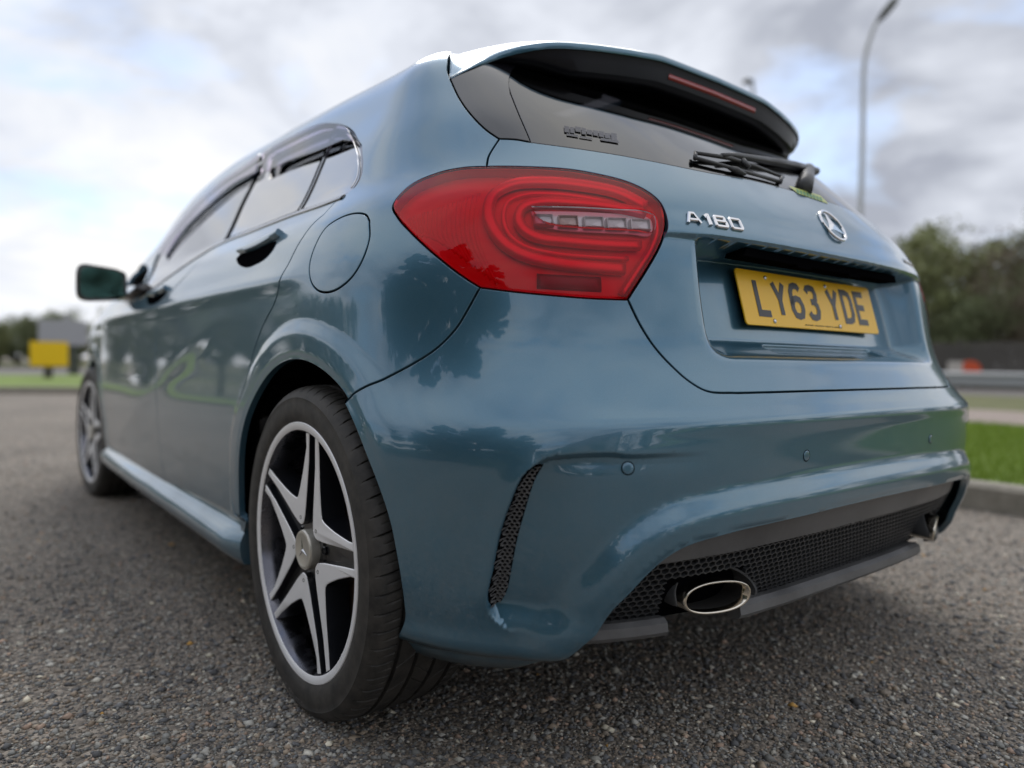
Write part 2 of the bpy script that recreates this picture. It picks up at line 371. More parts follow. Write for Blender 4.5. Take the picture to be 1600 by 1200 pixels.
def smooth(pts, n=8):
    """Catmull-Rom through points, ends kept"""
    p = np.asarray(pts, float)
    if len(p) < 3: return p
    q = np.vstack([2*p[0]-p[1], p, 2*p[-1]-p[-2]]); out = []
    for i in range(len(p)-1):
        a, b, c, d = q[i:i+4]
        t0 = 0; t1 = t0+np.linalg.norm(b-a)**.5+1e-9; t2 = t1+np.linalg.norm(c-b)**.5+1e-9; t3 = t2+np.linalg.norm(d-c)**.5+1e-9
        for t in np.linspace(t1, t2, n, endpoint=False):
            A1 = (t1-t)/(t1-t0)*a+(t-t0)/(t1-t0)*b; A2 = (t2-t)/(t2-t1)*b+(t-t1)/(t2-t1)*c; A3 = (t3-t)/(t3-t2)*c+(t-t2)/(t3-t2)*d
            B1 = (t2-t)/(t2-t0)*A1+(t-t0)/(t2-t0)*A2; B2 = (t3-t)/(t3-t1)*A2+(t-t1)/(t3-t1)*A3
            out.append((t2-t)/(t2-t1)*B1+(t-t1)/(t2-t1)*B2)
    out.append(p[-1]); return np.array(out)
def cat(*segs):
    out = []
    for s in segs:
        for p in np.asarray(s):
            if not out or np.linalg.norm(np.asarray(out[-1])-p) > 1e-5: out.append(p)
    if np.linalg.norm(np.asarray(out[0])-out[-1]) < 1e-5: out.pop()
    return np.array(out)
def mir(p): q = np.array(p, float)[::-1].copy(); q[:, 0] *= -1; return q
def both(half): return cat(half, mir(half))          # half outline from the centre line round the left side back to the centre line
def resample(loop, h):
    p = np.asarray(loop); out = []
    for i in range(len(p)):
        a, b = p[i], p[(i+1) % len(p)]; n = max(1, int(math.ceil(np.linalg.norm(b-a)/h)))
        for k in range(n): out.append(a+(b-a)*k/n)
    return np.array(out)
def inside(pts, loops):
    x, y = pts[:, 0], pts[:, 1]; c = np.zeros(len(pts), bool)
    for lp in loops:
        a = lp; b = np.roll(lp, -1, 0)
        for i in range(len(a)):
            m = (a[i, 1] > y) != (b[i, 1] > y)
            if m.any():
                xi = a[i, 0]+(y-a[i, 1])*(b[i, 0]-a[i, 0])/(b[i, 1]-a[i, 1]+1e-15); c ^= m & (x < xi)
    return c
def near(pts, bd, d):
    ok = np.ones(len(pts), bool)
    for i in range(0, len(bd), 64):
        q = bd[i:i+64]; dd = (pts[:, None, 0]-q[None, :, 0])**2+(pts[:, None, 1]-q[None, :, 1])**2; ok &= dd.min(1) > d*d
    return ok
def panel(name, loops, h, m, parent, f=None, gap=.0018, depth=.014, off=0., extra_pts=None, mirror=False, rnd=.0012, thick=None):
    """one sheet-metal panel: the region of the surface inside the loops, its edges turned in"""
    f = f or full
    if isinstance(loops, np.ndarray): loops = [loops]
    loops = [resample(l, h) for l in loops]
    bd = np.vstack(loops); lo, hi = bd.min(0), bd.max(0)
    g = np.stack(np.meshgrid(np.arange(lo[0]+h/2, hi[0], h), np.arange(lo[1]+h/2, hi[1], h*.9), indexing='ij'), -1).reshape(-1, 2)
    if extra_pts is not None and len(extra_pts): g = np.vstack([g, extra_pts])
    g = g[inside(g, loops)]; g = g[near(g, bd, h*.55)]
    if extra_pts is not None:   # thin out duplicates
        key = np.round(g/(h*.18)).astype(int); _, ix = np.unique(key, axis=0, return_index=True); g = g[ix]
    allp = np.vstack([bd, g]); edges = []; k = 0
    for l in loops: n = len(l); edges += [(k+i, k+(i+1) % n) for i in range(n)]; k += n
    vs, es, fs, ov, oe, of = delaunay_2d_cdt([Vector(p) for p in allp], edges, [], 0, 1e-7)
    vs = np.array([tuple(q) for q in vs]); T = np.array([tuple(t) for t in fs])
    cen = vs[T].mean(1); T = T[inside(cen, loops)]
    a, b, c = vs[T[:, 0]], vs[T[:, 1]], vs[T[:, 2]]
    cr_ = (b-a)[:, 0]*(c-a)[:, 1]-(b-a)[:, 1]*(c-a)[:, 0]; T = T[np.abs(cr_) > 1e-10]
    a, b, c = vs[T[:, 0]], vs[T[:, 1]], vs[T[:, 2]]; cr_ = (b-a)[:, 0]*(c-a)[:, 1]-(b-a)[:, 1]*(c-a)[:, 0]
    T[cr_ < 0] = T[cr_ < 0][:, ::-1]
    used = np.unique(T); remap = -np.ones(len(vs), int); remap[used] = np.arange(len(used)); vs2 = vs[used]; T = remap[T]
    P = f(vs2[:, 0], vs2[:, 1]); Nn = bnorm(vs2[:, 0], vs2[:, 1], f, 4e-4)
    if off: P = P+Nn*off
    V = P.copy(); NN = Nn.copy(); Fc = [tuple(t) for t in T]
    inv = {}
    for i, o in enumerate(ov):
        for j in o: inv[j] = i
    k = 0
    for l in loops:
        n = len(l); idx = [remap[inv[k+i]] for i in range(n)]; k += n
        idx = [i for q, i in enumerate(idx) if i >= 0 and i != idx[q-1]]; n = len(idx)
        ar = np.sum(l[:, 0]*np.roll(l[:, 1], -1)-np.roll(l[:, 0], -1)*l[:, 1]); outer = l is loops[0]
        Pb, Nb = P[idx], Nn[idx]; Tg = np.roll(Pb, -1, 0)-np.roll(Pb, 1, 0); Tg /= np.linalg.norm(Tg, axis=1)[:, None]+1e-12
        O = np.cross(Tg, Nb); O *= (1 if ar > 0 else -1)*(1 if outer else -1)
        # limit mitre artefacts
        V[idx] = Pb-O*(gap+rnd)
        r1 = len(V); V = np.vstack([V, Pb-O*(gap+rnd*.3)-Nb*rnd*.3, Pb-O*gap-Nb*rnd, Pb-O*gap-Nb*depth]); 
        NN = np.vstack([NN, (Nb+O*.7)/1.22, O, O])
        sgn = (ar > 0) == outer
        rings = [idx]+[list(range(r1+q*n, r1+(q+1)*n)) for q in range(3)]
        for q in range(3):
            A, B = rings[q], rings[q+1]
            for i in range(n):
                j = (i+1) % n
                Fc.append((A[i], B[i], B[j], A[j]) if sgn else (A[i], A[j], B[j], B[i]))
    o = mesh_obj(name, V, Fc, m, parent, True, NN)
    res = [o]
    if mirror:
        V2 = V*np.array([-1, 1, 1]); N2 = NN*np.array([-1, 1, 1]); res.append(mesh_obj(name, V2, [q[::-1] for q in Fc], m, parent, True, N2))
    return res
def mirror_obj(o, name=None):
    me = o.data.copy(); n = len(me.vertices); co = np.zeros(n*3); me.vertices.foreach_get('co', co); co = co.reshape(-1, 3); co[:, 0] *= -1
    me.vertices.foreach_set('co', co.ravel()); me.flip_normals(); me.update()
    q = bpy.data.objects.new(name or o.name.split('.')[0], me); COL.objects.link(q); q.parent = o.parent
    q.location = (-o.location[0], o.location[1], o.location[2]); return q
def frame(s, v, f=None):
    f = f or full
    s = np.array([s]); v = np.array([v]); P = f(s, v)[0]; n = bnorm(s, v, f, 1e-3)[0]
    t = f(s+1e-3, v)[0]-P; t /= np.linalg.norm(t); u = np.cross(n, t); u /= np.linalg.norm(u)
    if u[2] < 0: u = -u
    t = np.cross(u, n); return P, t, u, n
# ------------------------------------------------------------------ displacements
def d_arch(S, v, P):
    out = 0
    for cy, ro in ((AX, .365), (FX, .355)):
        r = np.hypot(P[..., 1]-cy, P[..., 2]-AZ)
        lip = sstep(.082, .046, r-ro)*.006-sstep(.02, .0, r-ro)*.002
        out = out+lip*sstep(.12, .2, P[..., 2])*sstep(.84, .97, S)
    return out
def d_side(S, v, P):
    y, z = P[..., 1], P[..., 2]
    on_ = sstep(1.15, 1.4, S)*sstep(3.6, 3.2, y)
    # crease at shoulder height and hollow beneath it
    a = .006*np.exp(-((z-.842)/.022)**2)*np.where(z > .842, 1, 1)
    hol = -.001*np.exp(-((z-.60)/.13)**2)*sstep(1.0, 1.5, y)*sstep(3.2, 2.6, y)
    # rising line over the rear door into the haunch
    zl = .47+(2.35-y)*.30; dl = (z-zl)
    diag = .0045*np.where(dl < 0, np.exp(-(dl/.05)**2), np.exp(-(dl/.11)**2))*sstep(2.7, 2.1, y)*sstep(1.08, 1.45, y)*sstep(.82, .70, z)
    skirt = .0
    return on_*(a+hol+diag+skirt)
def d_low(S, v, P): return (.006*np.exp(-((v-.246)/.018)**2)-.012*sstep(.238, .205, v))*sstep(1.05, .95, S)*sstep(.56, .64, S)
DISP += [d_arch, d_side, d_low]
def srow(P, v0): return v0
# the side intake at the bumper's corner, as curves in (S, v)
# ------------------------------------------------------------------ curves on the body, read from the photograph
c_quarter_bumper = smooth(tr((541, 631), (557, 616), (599, 593), (644, 569), (681, 545), (711, 515), (730, 485), (750, 449)))
c_lamp = smooth(tr((981, 468), (1011, 421), (1030, 387), (1039, 361), (1040, 342), (1034, 320), (1015, 301), (981, 284), (925, 270), (887, 264), (812, 260), (760, 260), (722, 262), (681, 271), (640, 290), (614, 320), (621, 339), (644, 365), (681, 399), (719, 429), (750, 449)), 6)
c_lamp_bot = smooth(tr((750, 449), (790, 454), (850, 460), (925, 466), (981, 468)))
_i = int(np.argmin(np.linalg.norm(c_lamp-np.array(on(757, 260)), axis=1)))
lamp_right = c_lamp[:_i+1]            # from the bottom right corner over the top to the tailgate seam
lamp_left = c_lamp[_i:]               # from the seam round the tip to the bottom left corner
lamp_loop = cat(c_lamp, c_lamp_bot)
c_tail_bump = smooth(tr((981, 468), (1000, 507), (1022, 541), (1049, 571), (1079, 597), (1105, 611), (1150, 614)))
c_tail_bump = cat(c_tail_bump, [(-.2, c_tail_bump[-1][1]+.001), (0, c_tail_bump[-1][1]+.001)])
c_seam = smooth(cat([lamp_right[-1]], tr((763, 245), (770, 232), (780, 217))))
c_win_bot = smooth(tr((780, 217), (805, 218), (829, 222), (950, 239), (1100, 268), (1170, 280)))
c_win_bot = cat(c_win_bot, [(0, c_win_bot[-1][1]+.002)])
c_win_side = smooth(tr((780, 217), (760, 203), (737, 180), (717, 152), (704, 124)))
c_wing_in = smooth(tr((829, 222), (810, 177), (798, 147)))
WT = on(704, 124)
VTOP = 1.44
# bumper lower edge (over the diffuser)
c_dif = smooth([on(*p) for p in ((930, 984), (955, 950), (980, 924), (1008, 893), (1036, 868), (1068, 850), (1140, 829), (1200, 815))])
vdc = c_dif[-1][1]
c_dif = cat([(-.66, .200)], [(-.63, .222)], c_dif, [(-.15, vdc+.003), (0, vdc+.004)])
print('dif', np.round(c_dif[[0, 1, 2, 20, -3, -1]], 3), 'tail bottom', c_tail_bump[-1], 'win bottom', c_win_bot[-1])
def dist_poly(S, v, line):
    S = np.abs(np.asarray(S, float)); v = np.asarray(v, float); d = np.full(S.shape, 9.)
    A = np.abs(line[:, 0]); B = line[:, 1]
    for i in range(len(A)-1):
        ex, ey = A[i+1]-A[i], B[i+1]-B[i]; t = np.clip(((S-A[i])*ex+(v-B[i])*ey)/(ex*ex+ey*ey+1e-12), 0, 1)
        d = np.minimum(d, np.hypot(S-A[i]-t*ex, v-B[i]-t*ey))
    return d
_dif_line = c_dif[1:]
def d_diff(S, v, P):
    d = dist_poly(S, v, _dif_line)
    m = sstep(.74, .60, S)*sstep(.56, .50, v)*sstep(.19, .28, v)
    return m*(.017*sstep(.075, .030, d)-.004*sstep(.012, .0, d))
# intake
_vl = tr((837, 727), (817, 746), (800, 783), (783, 833), (771, 892), (763, 933), (766, 956))
_vr = tr((850, 728), (834, 758), (818, 806), (805, 850), (795, 900), (788, 934), (779, 952))
VL = np.array(_vl); VR = np.array(_vr)
_o = np.argsort(VL[:-1, 1]); Sl = pchip(VL[:-1][_o][:, 1], -VL[:-1][_o][:, 0])
_tp = np.array(tr((837, 727), (860, 716), (900, 711), (950, 709), (985, 712))); _o2 = np.argsort(-_tp[:, 0]); Vt = pchip(-_tp[::-1][:, 0], _tp[::-1][:, 1])
vb_ = VL[-1, 1]; vt_ = VL[0, 1]
print('vent', VL[0], VL[-1], Sl(np.array([.3, .4, .5])))
def d_vent(S, v, P):
    sl = Sl(np.clip(v, vb_, vt_))-np.clip(vb_+.006-v, 0, .04)**2*22; q = sl-S
    vt = Vt(np.clip(S, .52, .66))
    dec = .25+.75*sstep(.16, .02, q); dec = dec*sstep(.24, .12, q)
    top = sstep(vt+.003, vt-.006, v)
    bot = sstep(vb_-.036, vb_+.010, v)
    return -.023*sstep(-.002, .005, q)*dec*top*bot+.004*sstep(-.035, -.004, q)*sstep(.004, -.004, q)*sstep(vb_-.02, vb_+.03, v)*sstep(vt_+.02, vt_-.03, v)
def d_crease(S, v, P):
    return .0045*np.exp(-((v-.590)/.014)**2)*sstep(.80, .45, S)+.0035*np.exp(-((v-.584)/.03)**2)*sstep(.75, .6, S)
DISP += [d_vent, d_diff, d_crease]
# tailgate: lid crease and number plate recess
_rt = tr((1086, 373)); _rb = tr((1112, 562)); SRT, SRB = -_rt[0][0], -_rb[0][0]; VRT = tr((1156, 381), (1250, 395)); VLID = np.mean([a[1] for a in VRT]+[_rt[0][1]]); VRB = _rb[0][1]
print('recess', _rt, _rb, VRT, VLID)
VLID = min(max(VLID, .885), .915)
def d_tail(S, v, P):
    half = SRB+(SRT-SRB)*np.clip((v-VRB)/(VLID-VRB), 0, 1)**.8
    lat = sstep(half+.004, half-.052, S)
    Y = .192+(v-.808)*.26+.010
    D = np.clip(Y-P[..., 1]+ (P[..., 1]-fy(v))*.8, .0, .09)
    rampb = sstep(VRB-.004, VRB+.055, v)
    top = sstep(VLID+.0035, VLID-.0035, v)
    rec = -D*lat*rampb*top
    lip = .010*sstep(VLID+.055, VLID+.004, v)*sstep(VLID-.004, VLID+.004, v)*sstep(.56, .36, S)
    low = .003*sstep(.56, .4, S)*sstep(VLID-.006, VLID-.03, v)*0
    slot = -.010*sstep(.20, .185, S)*sstep(VRB+.020, VRB+.026, v)*sstep(VRB+.046, VRB+.040, v)
    return rec+lip+low+slot

car = empty('parked_car', (0, 0, 0), 'metallic blue five door hatchback parked on the tarmac, seen from its rear left corner', 'car')
P_ = paint
# --- rear bumper
def ring_pts(curve, offs, h=.006):
    out = []
    c = resample(curve, h)[:-1]
    for i in range(1, len(c)-1):
        t = c[i+1]-c[i-1]; t = t/(np.linalg.norm(t)+1e-9); n = np.array([-t[1], t[0]])
        if np.linalg.norm(c[i+1]-c[i-1]) > .03: continue
        for o in offs: out.append(c[i]+n*o)
    return np.array(out)
arch_pts = []
for a in np.radians(np.arange(62, -28, -4)):
    arch_pts.append(a)
def arch(cy, r, a0, a1, n=24):
    """opening edge, angle 0 = rearwards, 90 = up"""
    return np.array([solve_yz(cy-r*math.cos(a), max(.142, AZ+r*math.sin(a))) for a in np.radians(np.linspace(a0, a1, n))])
RA = .365
p0 = c_quarter_bumper[0]; P0 = base(*p0); a_j = math.degrees(math.atan2(P0[2]-AZ, AX-P0[1])); print('arch join', P0, math.hypot(P0[2]-AZ, P0[1]-AX), a_j)
arch_b = smooth([on(*q) for q in ((541, 631), (560, 673), (578, 720), (595, 767), (609, 813), (618, 858), (625, 900), (630, 937), (632, 970))]+[(-.905, .215), (-.93, .170)])
arch_q = arch(AX, RA, a_j, 196, 50)
# painted bumper half: from centre along the tailgate seam to the lamp, quarter, arch, bottom, diffuser edge to centre
top_half = cat(c_tail_bump[::-1], c_lamp_bot[::-1], c_quarter_bumper[::-1])
low_half = cat(arch_b, [(-.88, .158), (-.80, .158), (-.70, .172)], c_dif)
bh = cat(top_half, low_half)
xs = []
vv = np.arange(vb_-.03, vt_+.02, .005)
for o in np.arange(-.010, .030, .0028): xs += [(-(Sl(np.clip(t, vb_, vt_))+0)+o, t) for t in vv]
for s_ in np.arange(-.68, -.40, .006): xs += [(s_, Vt(np.clip(abs(s_), .52, .66))+o) for o in np.arange(-.012, .010, .0025)]
xs = np.array(xs); xs = np.vstack([xs, xs*[-1, 1]])
xs = np.vstack([xs, [(s_, v_) for a in np.arange(0, 46, 1.4) for d in np.arange(.006, .09, .006) for (s_, v_) in [solve_yz(AX-(RA+d)*math.cos(math.radians(a)), AZ+(RA+d)*math.sin(math.radians(a)))]]]); xs = np.vstack([xs, xs*[-1, 1]])
print('arch_b', np.round(arch_b[::8], 3)); bumper = panel('rear_bumper', both(bh), .0095, P_, car, extra_pts=xs)[0]
# --- quarter panels with the fuel flap opening
c_fuel = smooth(tr((577, 345), (572, 336), (556, 333), (530, 341), (507, 358), (492, 385), (484, 412), (485, 437), (494, 452), (510, 457), (530, 450), (552, 430), (568, 402), (577, 372), (577, 345)), 5)[:-1]
c_door_rear = smooth(tr((506, 335), (487, 352), (469, 377), (446, 426), (430, 470), (412, 506), (397, 546), (390, 574), (371, 645), (362, 705), (364, 769), (371, 802)))
win_low = [(566, 261), (564, 275), (555, 291), (540, 304)]
c_win_l = smooth(tr((540, 304), (506, 317), (465, 331), (394, 359), (337, 383), (281, 419), (240, 449), (221, 463)))
c_win_t = smooth(tr((540, 304), (556, 290), (564, 275), (566, 261), (565, 240), (560, 222), (551, 206), (540, 198), (525, 194), (499, 196), (450, 219), (412, 241), (386, 260), (349, 284), (311, 317), (277, 355), (244, 402), (226, 440), (221, 463)))
YF_DOOR = 2.88
roof_v = 1.50
s_of_y = lambda y: -(S0+y-YW)
c_sill = smooth(cat(tr((382, 812), (352, 796), (296, 769), (240, 746), (202, 729)), [solve_yz(2.95, .275)]))
# quarter outline
q_roof = [(s_of_y(y), roof_v) for y in np.linspace(2.9, .80, 20)]+[(-1.05, 1.47), (-.93, 1.43)]
c_spo_side = smooth(tr((700, 98), (699, 108), (704, 124)))
door_top = c_door_rear[0]
iw = int(np.argmin(np.linalg.norm(c_win_l-door_top, axis=1)))
sill_end = solve_yz(1.085, .24)
ad = int(np.argmin(np.abs(arch_q[:, 1]-.262)+10*(arch_q[:, 0] > -1.4)))
quarter = cat(arch_q[:ad+1], [(c_sill[0][0]+.02, c_sill[0][1])], c_door_rear[::-1], c_win_l[:iw+1][::-1], c_win_t[1:], [(c_win_t[-1][0]-.06, c_win_t[-1][1]+.03)],
              [(s_of_y(3.0), 1.2), (s_of_y(2.8), 1.42)], q_roof, c_spo_side, c_win_side[::-1], c_seam[::-1], lamp_left, c_quarter_bumper[::-1])
aq = np.array([solve_yz(AX-(RA+d)*math.cos(a), AZ+(RA+d)*math.sin(a)) for a in np.radians(np.arange(20, 196, 1.3)) for d in np.arange(.006, .096, .006)])
qp = panel('side_panel', [quarter, c_fuel], .013, P_, car, mirror=True, extra_pts=aq)
fl = panel('fuel_flap', [c_fuel], .010, P_, car, gap=.0018)[0]
# --- doors
c_fd = smooth(tr((330, 388), (300, 420), (268, 455), (250, 480), (244, 510), (244, 562), (245, 640), (249, 690), (256, 742), (258, 755)))
i1 = int(np.argmin(np.linalg.norm(c_win_l-c_fd[0], axis=1))); i2 = int(np.argmin(np.linalg.norm(c_sill-c_fd[-1], axis=1)))
rear_door = cat(c_win_l[iw:i1+1], c_fd, c_sill[:i2+1][::-1], [(c_sill[0][0]+.02, c_sill[0][1])], c_door_rear[::-1])
f_seam = [solve_yz(2.90, z) for z in (.93, .85, .75, .65)]+[solve_yz(2.93, .5), solve_yz(2.95, .4), solve_yz(2.95, .30)]
front_door = cat(c_win_l[i1:], [f_seam[0]], f_seam, c_sill[i2:][::-1], c_fd[::-1])
rd = panel('rear_door', rear_door, .014, P_, car, mirror=True)
fd = panel('front_door', front_door, .018, P_, car, mirror=True)
# --- front wing, front bumper, bonnet, windscreen, roof
RF = .355
arch_f = arch(FX, RF, 150, 12, 30)     # from front low to rear low
arch_f = np.array([solve_yz(FX-RF*math.cos(a), max(.20, AZ+RF*math.sin(a))) for a in np.radians(np.linspace(-14, 160, 40))])
wing = cat([f_seam[0]], f_seam, arch_f, [solve_yz(3.80, .46), (s_of_y(3.85), .70), (s_of_y(3.90), .93), (s_of_y(3.4), 1.02), (s_of_y(3.05), 1.03), c_win_t[-1]+np.array([-.06, .03]), c_win_t[-1]])
fw = panel('front_wing', wing, .02, P_, car, mirror=True)
SE = S0+(YF-YW)+1.18
def strip(name, S_a, S_b, v_a, v_b, m, h=.03, **k):
    return panel(name, np.array([(S_a, v_a), (S_b, v_a), (S_b, v_b), (S_a, v_b)]), h, m, car, **k)
strip('front_bumper', -SE, s_of_y(3.82), .22, .72, P_, mirror=True)
strip('bonnet', -SE, s_of_y(3.02), .98, 1.94, P_, .04, mirror=True)
strip('headlamp', -SE+.45, s_of_y(3.86), .74, .92, M['lens_clear'], mirror=True)
strip('windscreen', s_of_y(3.08), s_of_y(2.28), 1.44, 1.94, M['privacy'], .04, mirror=True)
strip('roof', s_of_y(2.24), s_of_y(.74), 1.506, 1.945, P_, .04, mirror=True)
# --- tailgate
tg_half = cat(c_win_bot[::-1], c_seam[::-1], lamp_right[::-1], c_tail_bump)
ex = []
for s_ in np.arange(-.47, .471, .007): ex += [(s_, VLID+o) for o in (-.0035, -.0018, 0, .0018, .0035, .006, -.007, .012)]+[(s_, VRB+o) for o in (.0, .018, .021, .024, .028, .039, .043, .047, .055)]
ex = np.array(ex)
ft = F(d_tail)
tailgate = panel('tailgate', both(tg_half), .0085, P_, car, f=ft, extra_pts=ex)[0]
# --- rear window and the black trims beside it
win_top = [(-.40, 1.40), (0, 1.40)]
wt2 = on(798, 147)
glass_half = cat([c_win_bot[-1]], c_win_bot[::-1][:], [])
ig = int(np.argmin(np.linalg.norm(c_win_bot-np.array(on(829, 222)), axis=1)))
gh = cat(c_win_bot[ig:][::-1], c_wing_in, [(wt2[0]-.004, wt2[1]+.12)], [(-.55, 1.40)], [(0, 1.40)])
M['window_frit'] = mat('window_frit', (.004, .004, .005), .06, 0, 1.)
rw = panel('rear_window', both(gh), .02, M['privacy'], car, gap=.0012, off=-.001, depth=.005)[0]
c_hook = smooth(tr((798, 147), (796, 132), (798, 118), (807, 102), (823, 82)))
c_lipedge = smooth(tr((823, 82), (797, 87), (755, 101), (704, 124)))
trim = cat(c_win_bot[:ig+1], c_wing_in, c_hook, c_lipedge, c_win_side[::-1])
sp_trim = panel('window_trim', trim, .012, M['gloss_black'], car, gap=.0012, mirror=True, off=.001)
# --- dark inner structure under all seams
def inner_grid(name, s0, s1, v0, v1, ns, nv, off, hole=None):
    ss, vs = np.meshgrid(np.linspace(s0, s1, ns), np.linspace(v0, v1, nv), indexing='ij'); P = base(ss, vs); Nn = bnorm(ss, vs); dp = off
    P = P-Nn*dp; F_ = []; k = lambda i, j: i*nv+j
    for i in range(ns-1):
        for j in range(nv-1):
            if hole is not None and hole(P[i, j]*.25+P[i+1, j]*.25+P[i, j+1]*.25+P[i+1, j+1]*.25, ss[i, j], vs[i, j]): continue
            F_.append((k(i, j), k(i+1, j), k(i+1, j+1), k(i, j+1)))
    return mesh_obj(name, P.reshape(-1, 3), F_, M['gap_black'], car)
def hole_side(p, s, v):
    if abs(s) > 1.0 and any(math.hypot(p[1]-cy, p[2]-AZ) < .385 for cy in (AX, FX)): return True
    if .74 < v < 1.05 and abs(s) < 1.02: return True
    if v > 1.0 and (abs(s) > 1.05) and v < 1.46 and p[1] < 3.0: return True
    return False
inner_grid('inner_structure', -SE, -.60, .24, 1.40, 240, 70, .042, hole_side)
inner_grid('inner_structure', .60, SE, .24, 1.40, 240, 70, .042, hole_side)
inner_grid('inner_structure', -.60, .60, .30, .66, 40, 20, .055)
ib = inner_grid('inner_structure', -.60, .60, .62, 1.035, 50, 30, .10)
# wheel housings and underbody
for cy in (AX, FX):
    for sg in (-1, 1):
        rr_ = .378
        v, f = lathe_vf([(sg*.822, rr_-.004), (sg*.80, rr_), (sg*.55, rr_), (sg*.55, .05)], 64, 'x', (0, cy, AZ)); v = np.array(v); v[:, 2] = np.maximum(v[:, 2], .27); v[:, 0] = np.where(v[:, 2] < .32, np.sign(v[:, 0])*np.minimum(abs(v[:, 0]), .72), v[:, 0]); mesh_obj('wheel_housing', v, f, M['gap_black'], car)
v, f = merge([box_vf((0, 2.1, .215), (1.45, 2.2, .03)), box_vf((0, .50, .26), (.9, .45, .03)), box_vf((0, 3.85, .22), (1.2, .7, .03)), box_vf((0, .73, .29), (1.1, .12, .12)), box_vf((0, 3.43, .29), (1.0, .12, .1))]); mesh_obj('underbody', v, f, M['gap_black'], car, False)
# --- side skirts
def skirt():
    ys = np.linspace(1.075, 3.02, 60); prof = [(.000, .325), (-.004, .300), (.002, .285), (.020, .272), (.034, .258), (.037, .243), (.030, .222), (.012, .205), (-.05, .195), (-.12, .19)]
    V = []; 
    for y in ys:
        s_, v_ = solve_yz(y, .31); bx = base(s_, v_)[0]
        e = min(1, (y-1.06)/.10, (3.04-y)/.06); e = max(e, .05)**.5
        for dx, z in prof: V.append((bx-(dx*e)*1.0+ .004 if dx >= 0 else bx-dx*1.0+.004, y, .31+(z-.31)*(1.0 if dx < .001 else 1)))
    n = len(prof); F_ = [(i*n+j, (i+1)*n+j, (i+1)*n+j+1, i*n+j+1) for i in range(len(ys)-1) for j in range(n-1)]+[tuple(range(n)), tuple((len(ys)-1)*n+j for j in range(n))[::-1]]
    o = mesh_obj('side_skirt', V, F_, P_, car); autosmooth(o, 60); return o
sk = skirt(); mirror_obj(sk)
# ------------------------------------------------------------------ tail lamps
lampR_edge = cat(c_lamp_bot, c_lamp)
def CR4(pts): return [(550+x/2.667, 230+y/2.667) for x, y in pts]
def on_(pts): return np.array([on(*p) for p in pts])
clear_loop = smooth(on_(CR4([(748, 247), (900, 248), (1100, 258), (1225, 268), (1262, 290), (1258, 348), (1180, 342), (1000, 332), (860, 320), (790, 300), (748, 247)])), 5)[:-1]
red_f = F(lambda S, v, P: 0*S)
lamp_side = []
def inset(loop, d):
    p = np.asarray(loop); ar = np.sum(p[:, 0]*np.roll(p[:, 1], -1)-np.roll(p[:, 0], -1)*p[:, 1]); sg = 1 if ar > 0 else -1
    t = np.roll(p, -1, 0)-np.roll(p, 1, 0); t /= np.linalg.norm(t, axis=1)[:, None]+1e-12; n = np.stack([-t[:, 1], t[:, 0]], 1)*sg
    return p+n*d
lamp_l = resample(lamp_loop, .006)
lamps = []
lens = panel('lens', [inset(lamp_l, .002), clear_loop], .010, M['lens_red'], car, off=.0015, gap=.001, depth=.006, mirror=True)
clens = panel('clear_lens', [clear_loop], .008, M['lens_clear'], car, off=.0018, gap=.0, depth=.004, mirror=True)
bowl = panel('lamp_bowl', [inset(lamp_l, .0015)], .010, M['reflector_red'], car, off=-.020, gap=0, depth=.001, mirror=True)
cback = panel('reversing_lamp_back', [inset(clear_loop, -.002)], .008, M['lamp_back'], car, off=-.0135, gap=0, depth=.002, mirror=True)
rimp = panel('lamp_surround', [inset(lamp_l, -.002), inset(lamp_l, .0006)], .006, M['gap_black'], car, off=-.004, gap=0, depth=.006, mirror=True)
wallp = panel('lamp_wall', [inset(lamp_l, .0005), inset(lamp_l, .0020)], .006, M['reflector_red'], car, off=-.0035, gap=0, depth=.018, mirror=True)
def surf(pts2, h, sgn=1):
    a = np.asarray(pts2, float); P = full(a[:, 0], a[:, 1]); Nn = bnorm(a[:, 0], a[:, 1], full, 1e-3); q = P+Nn*(np.asarray(h)[:, None] if np.ndim(h) else h)
    if sgn < 0: q[:, 0] *= -1
    return q
def ribbon_vf(pts2, wdt, h, th, sgn=1):
    """flat band following a curve on the surface, h below/above it, th thick"""
    a = smooth(pts2, 6); t = np.gradient(a, axis=0); t /= np.linalg.norm(t, axis=1)[:, None]; n = np.stack([-t[:, 1], t[:, 0]], 1)
    w_ = np.broadcast_to(np.asarray(wdt, float), (len(a),))[:, None]
    rings = [surf(a+n*w_, h-th, sgn), surf(a+n*w_*.85, h-th*.15, sgn), surf(a+n*w_*.4, h, sgn), surf(a-n*w_*.4, h, sgn), surf(a-n*w_*.85, h-th*.15, sgn), surf(a-n*w_, h-th, sgn)]
    m = len(a); V = np.concatenate(rings); F_ = [(k*m+i, k*m+i+1, (k+1)*m+i+1, (k+1)*m+i) for k in range(5) for i in range(m-1)]
    F_ += [tuple(k*m for k in range(6)), tuple(k*m+m-1 for k in range(6))[::-1]]
    if sgn < 0: F_ = [q[::-1] for q in F_]
    return V, F_
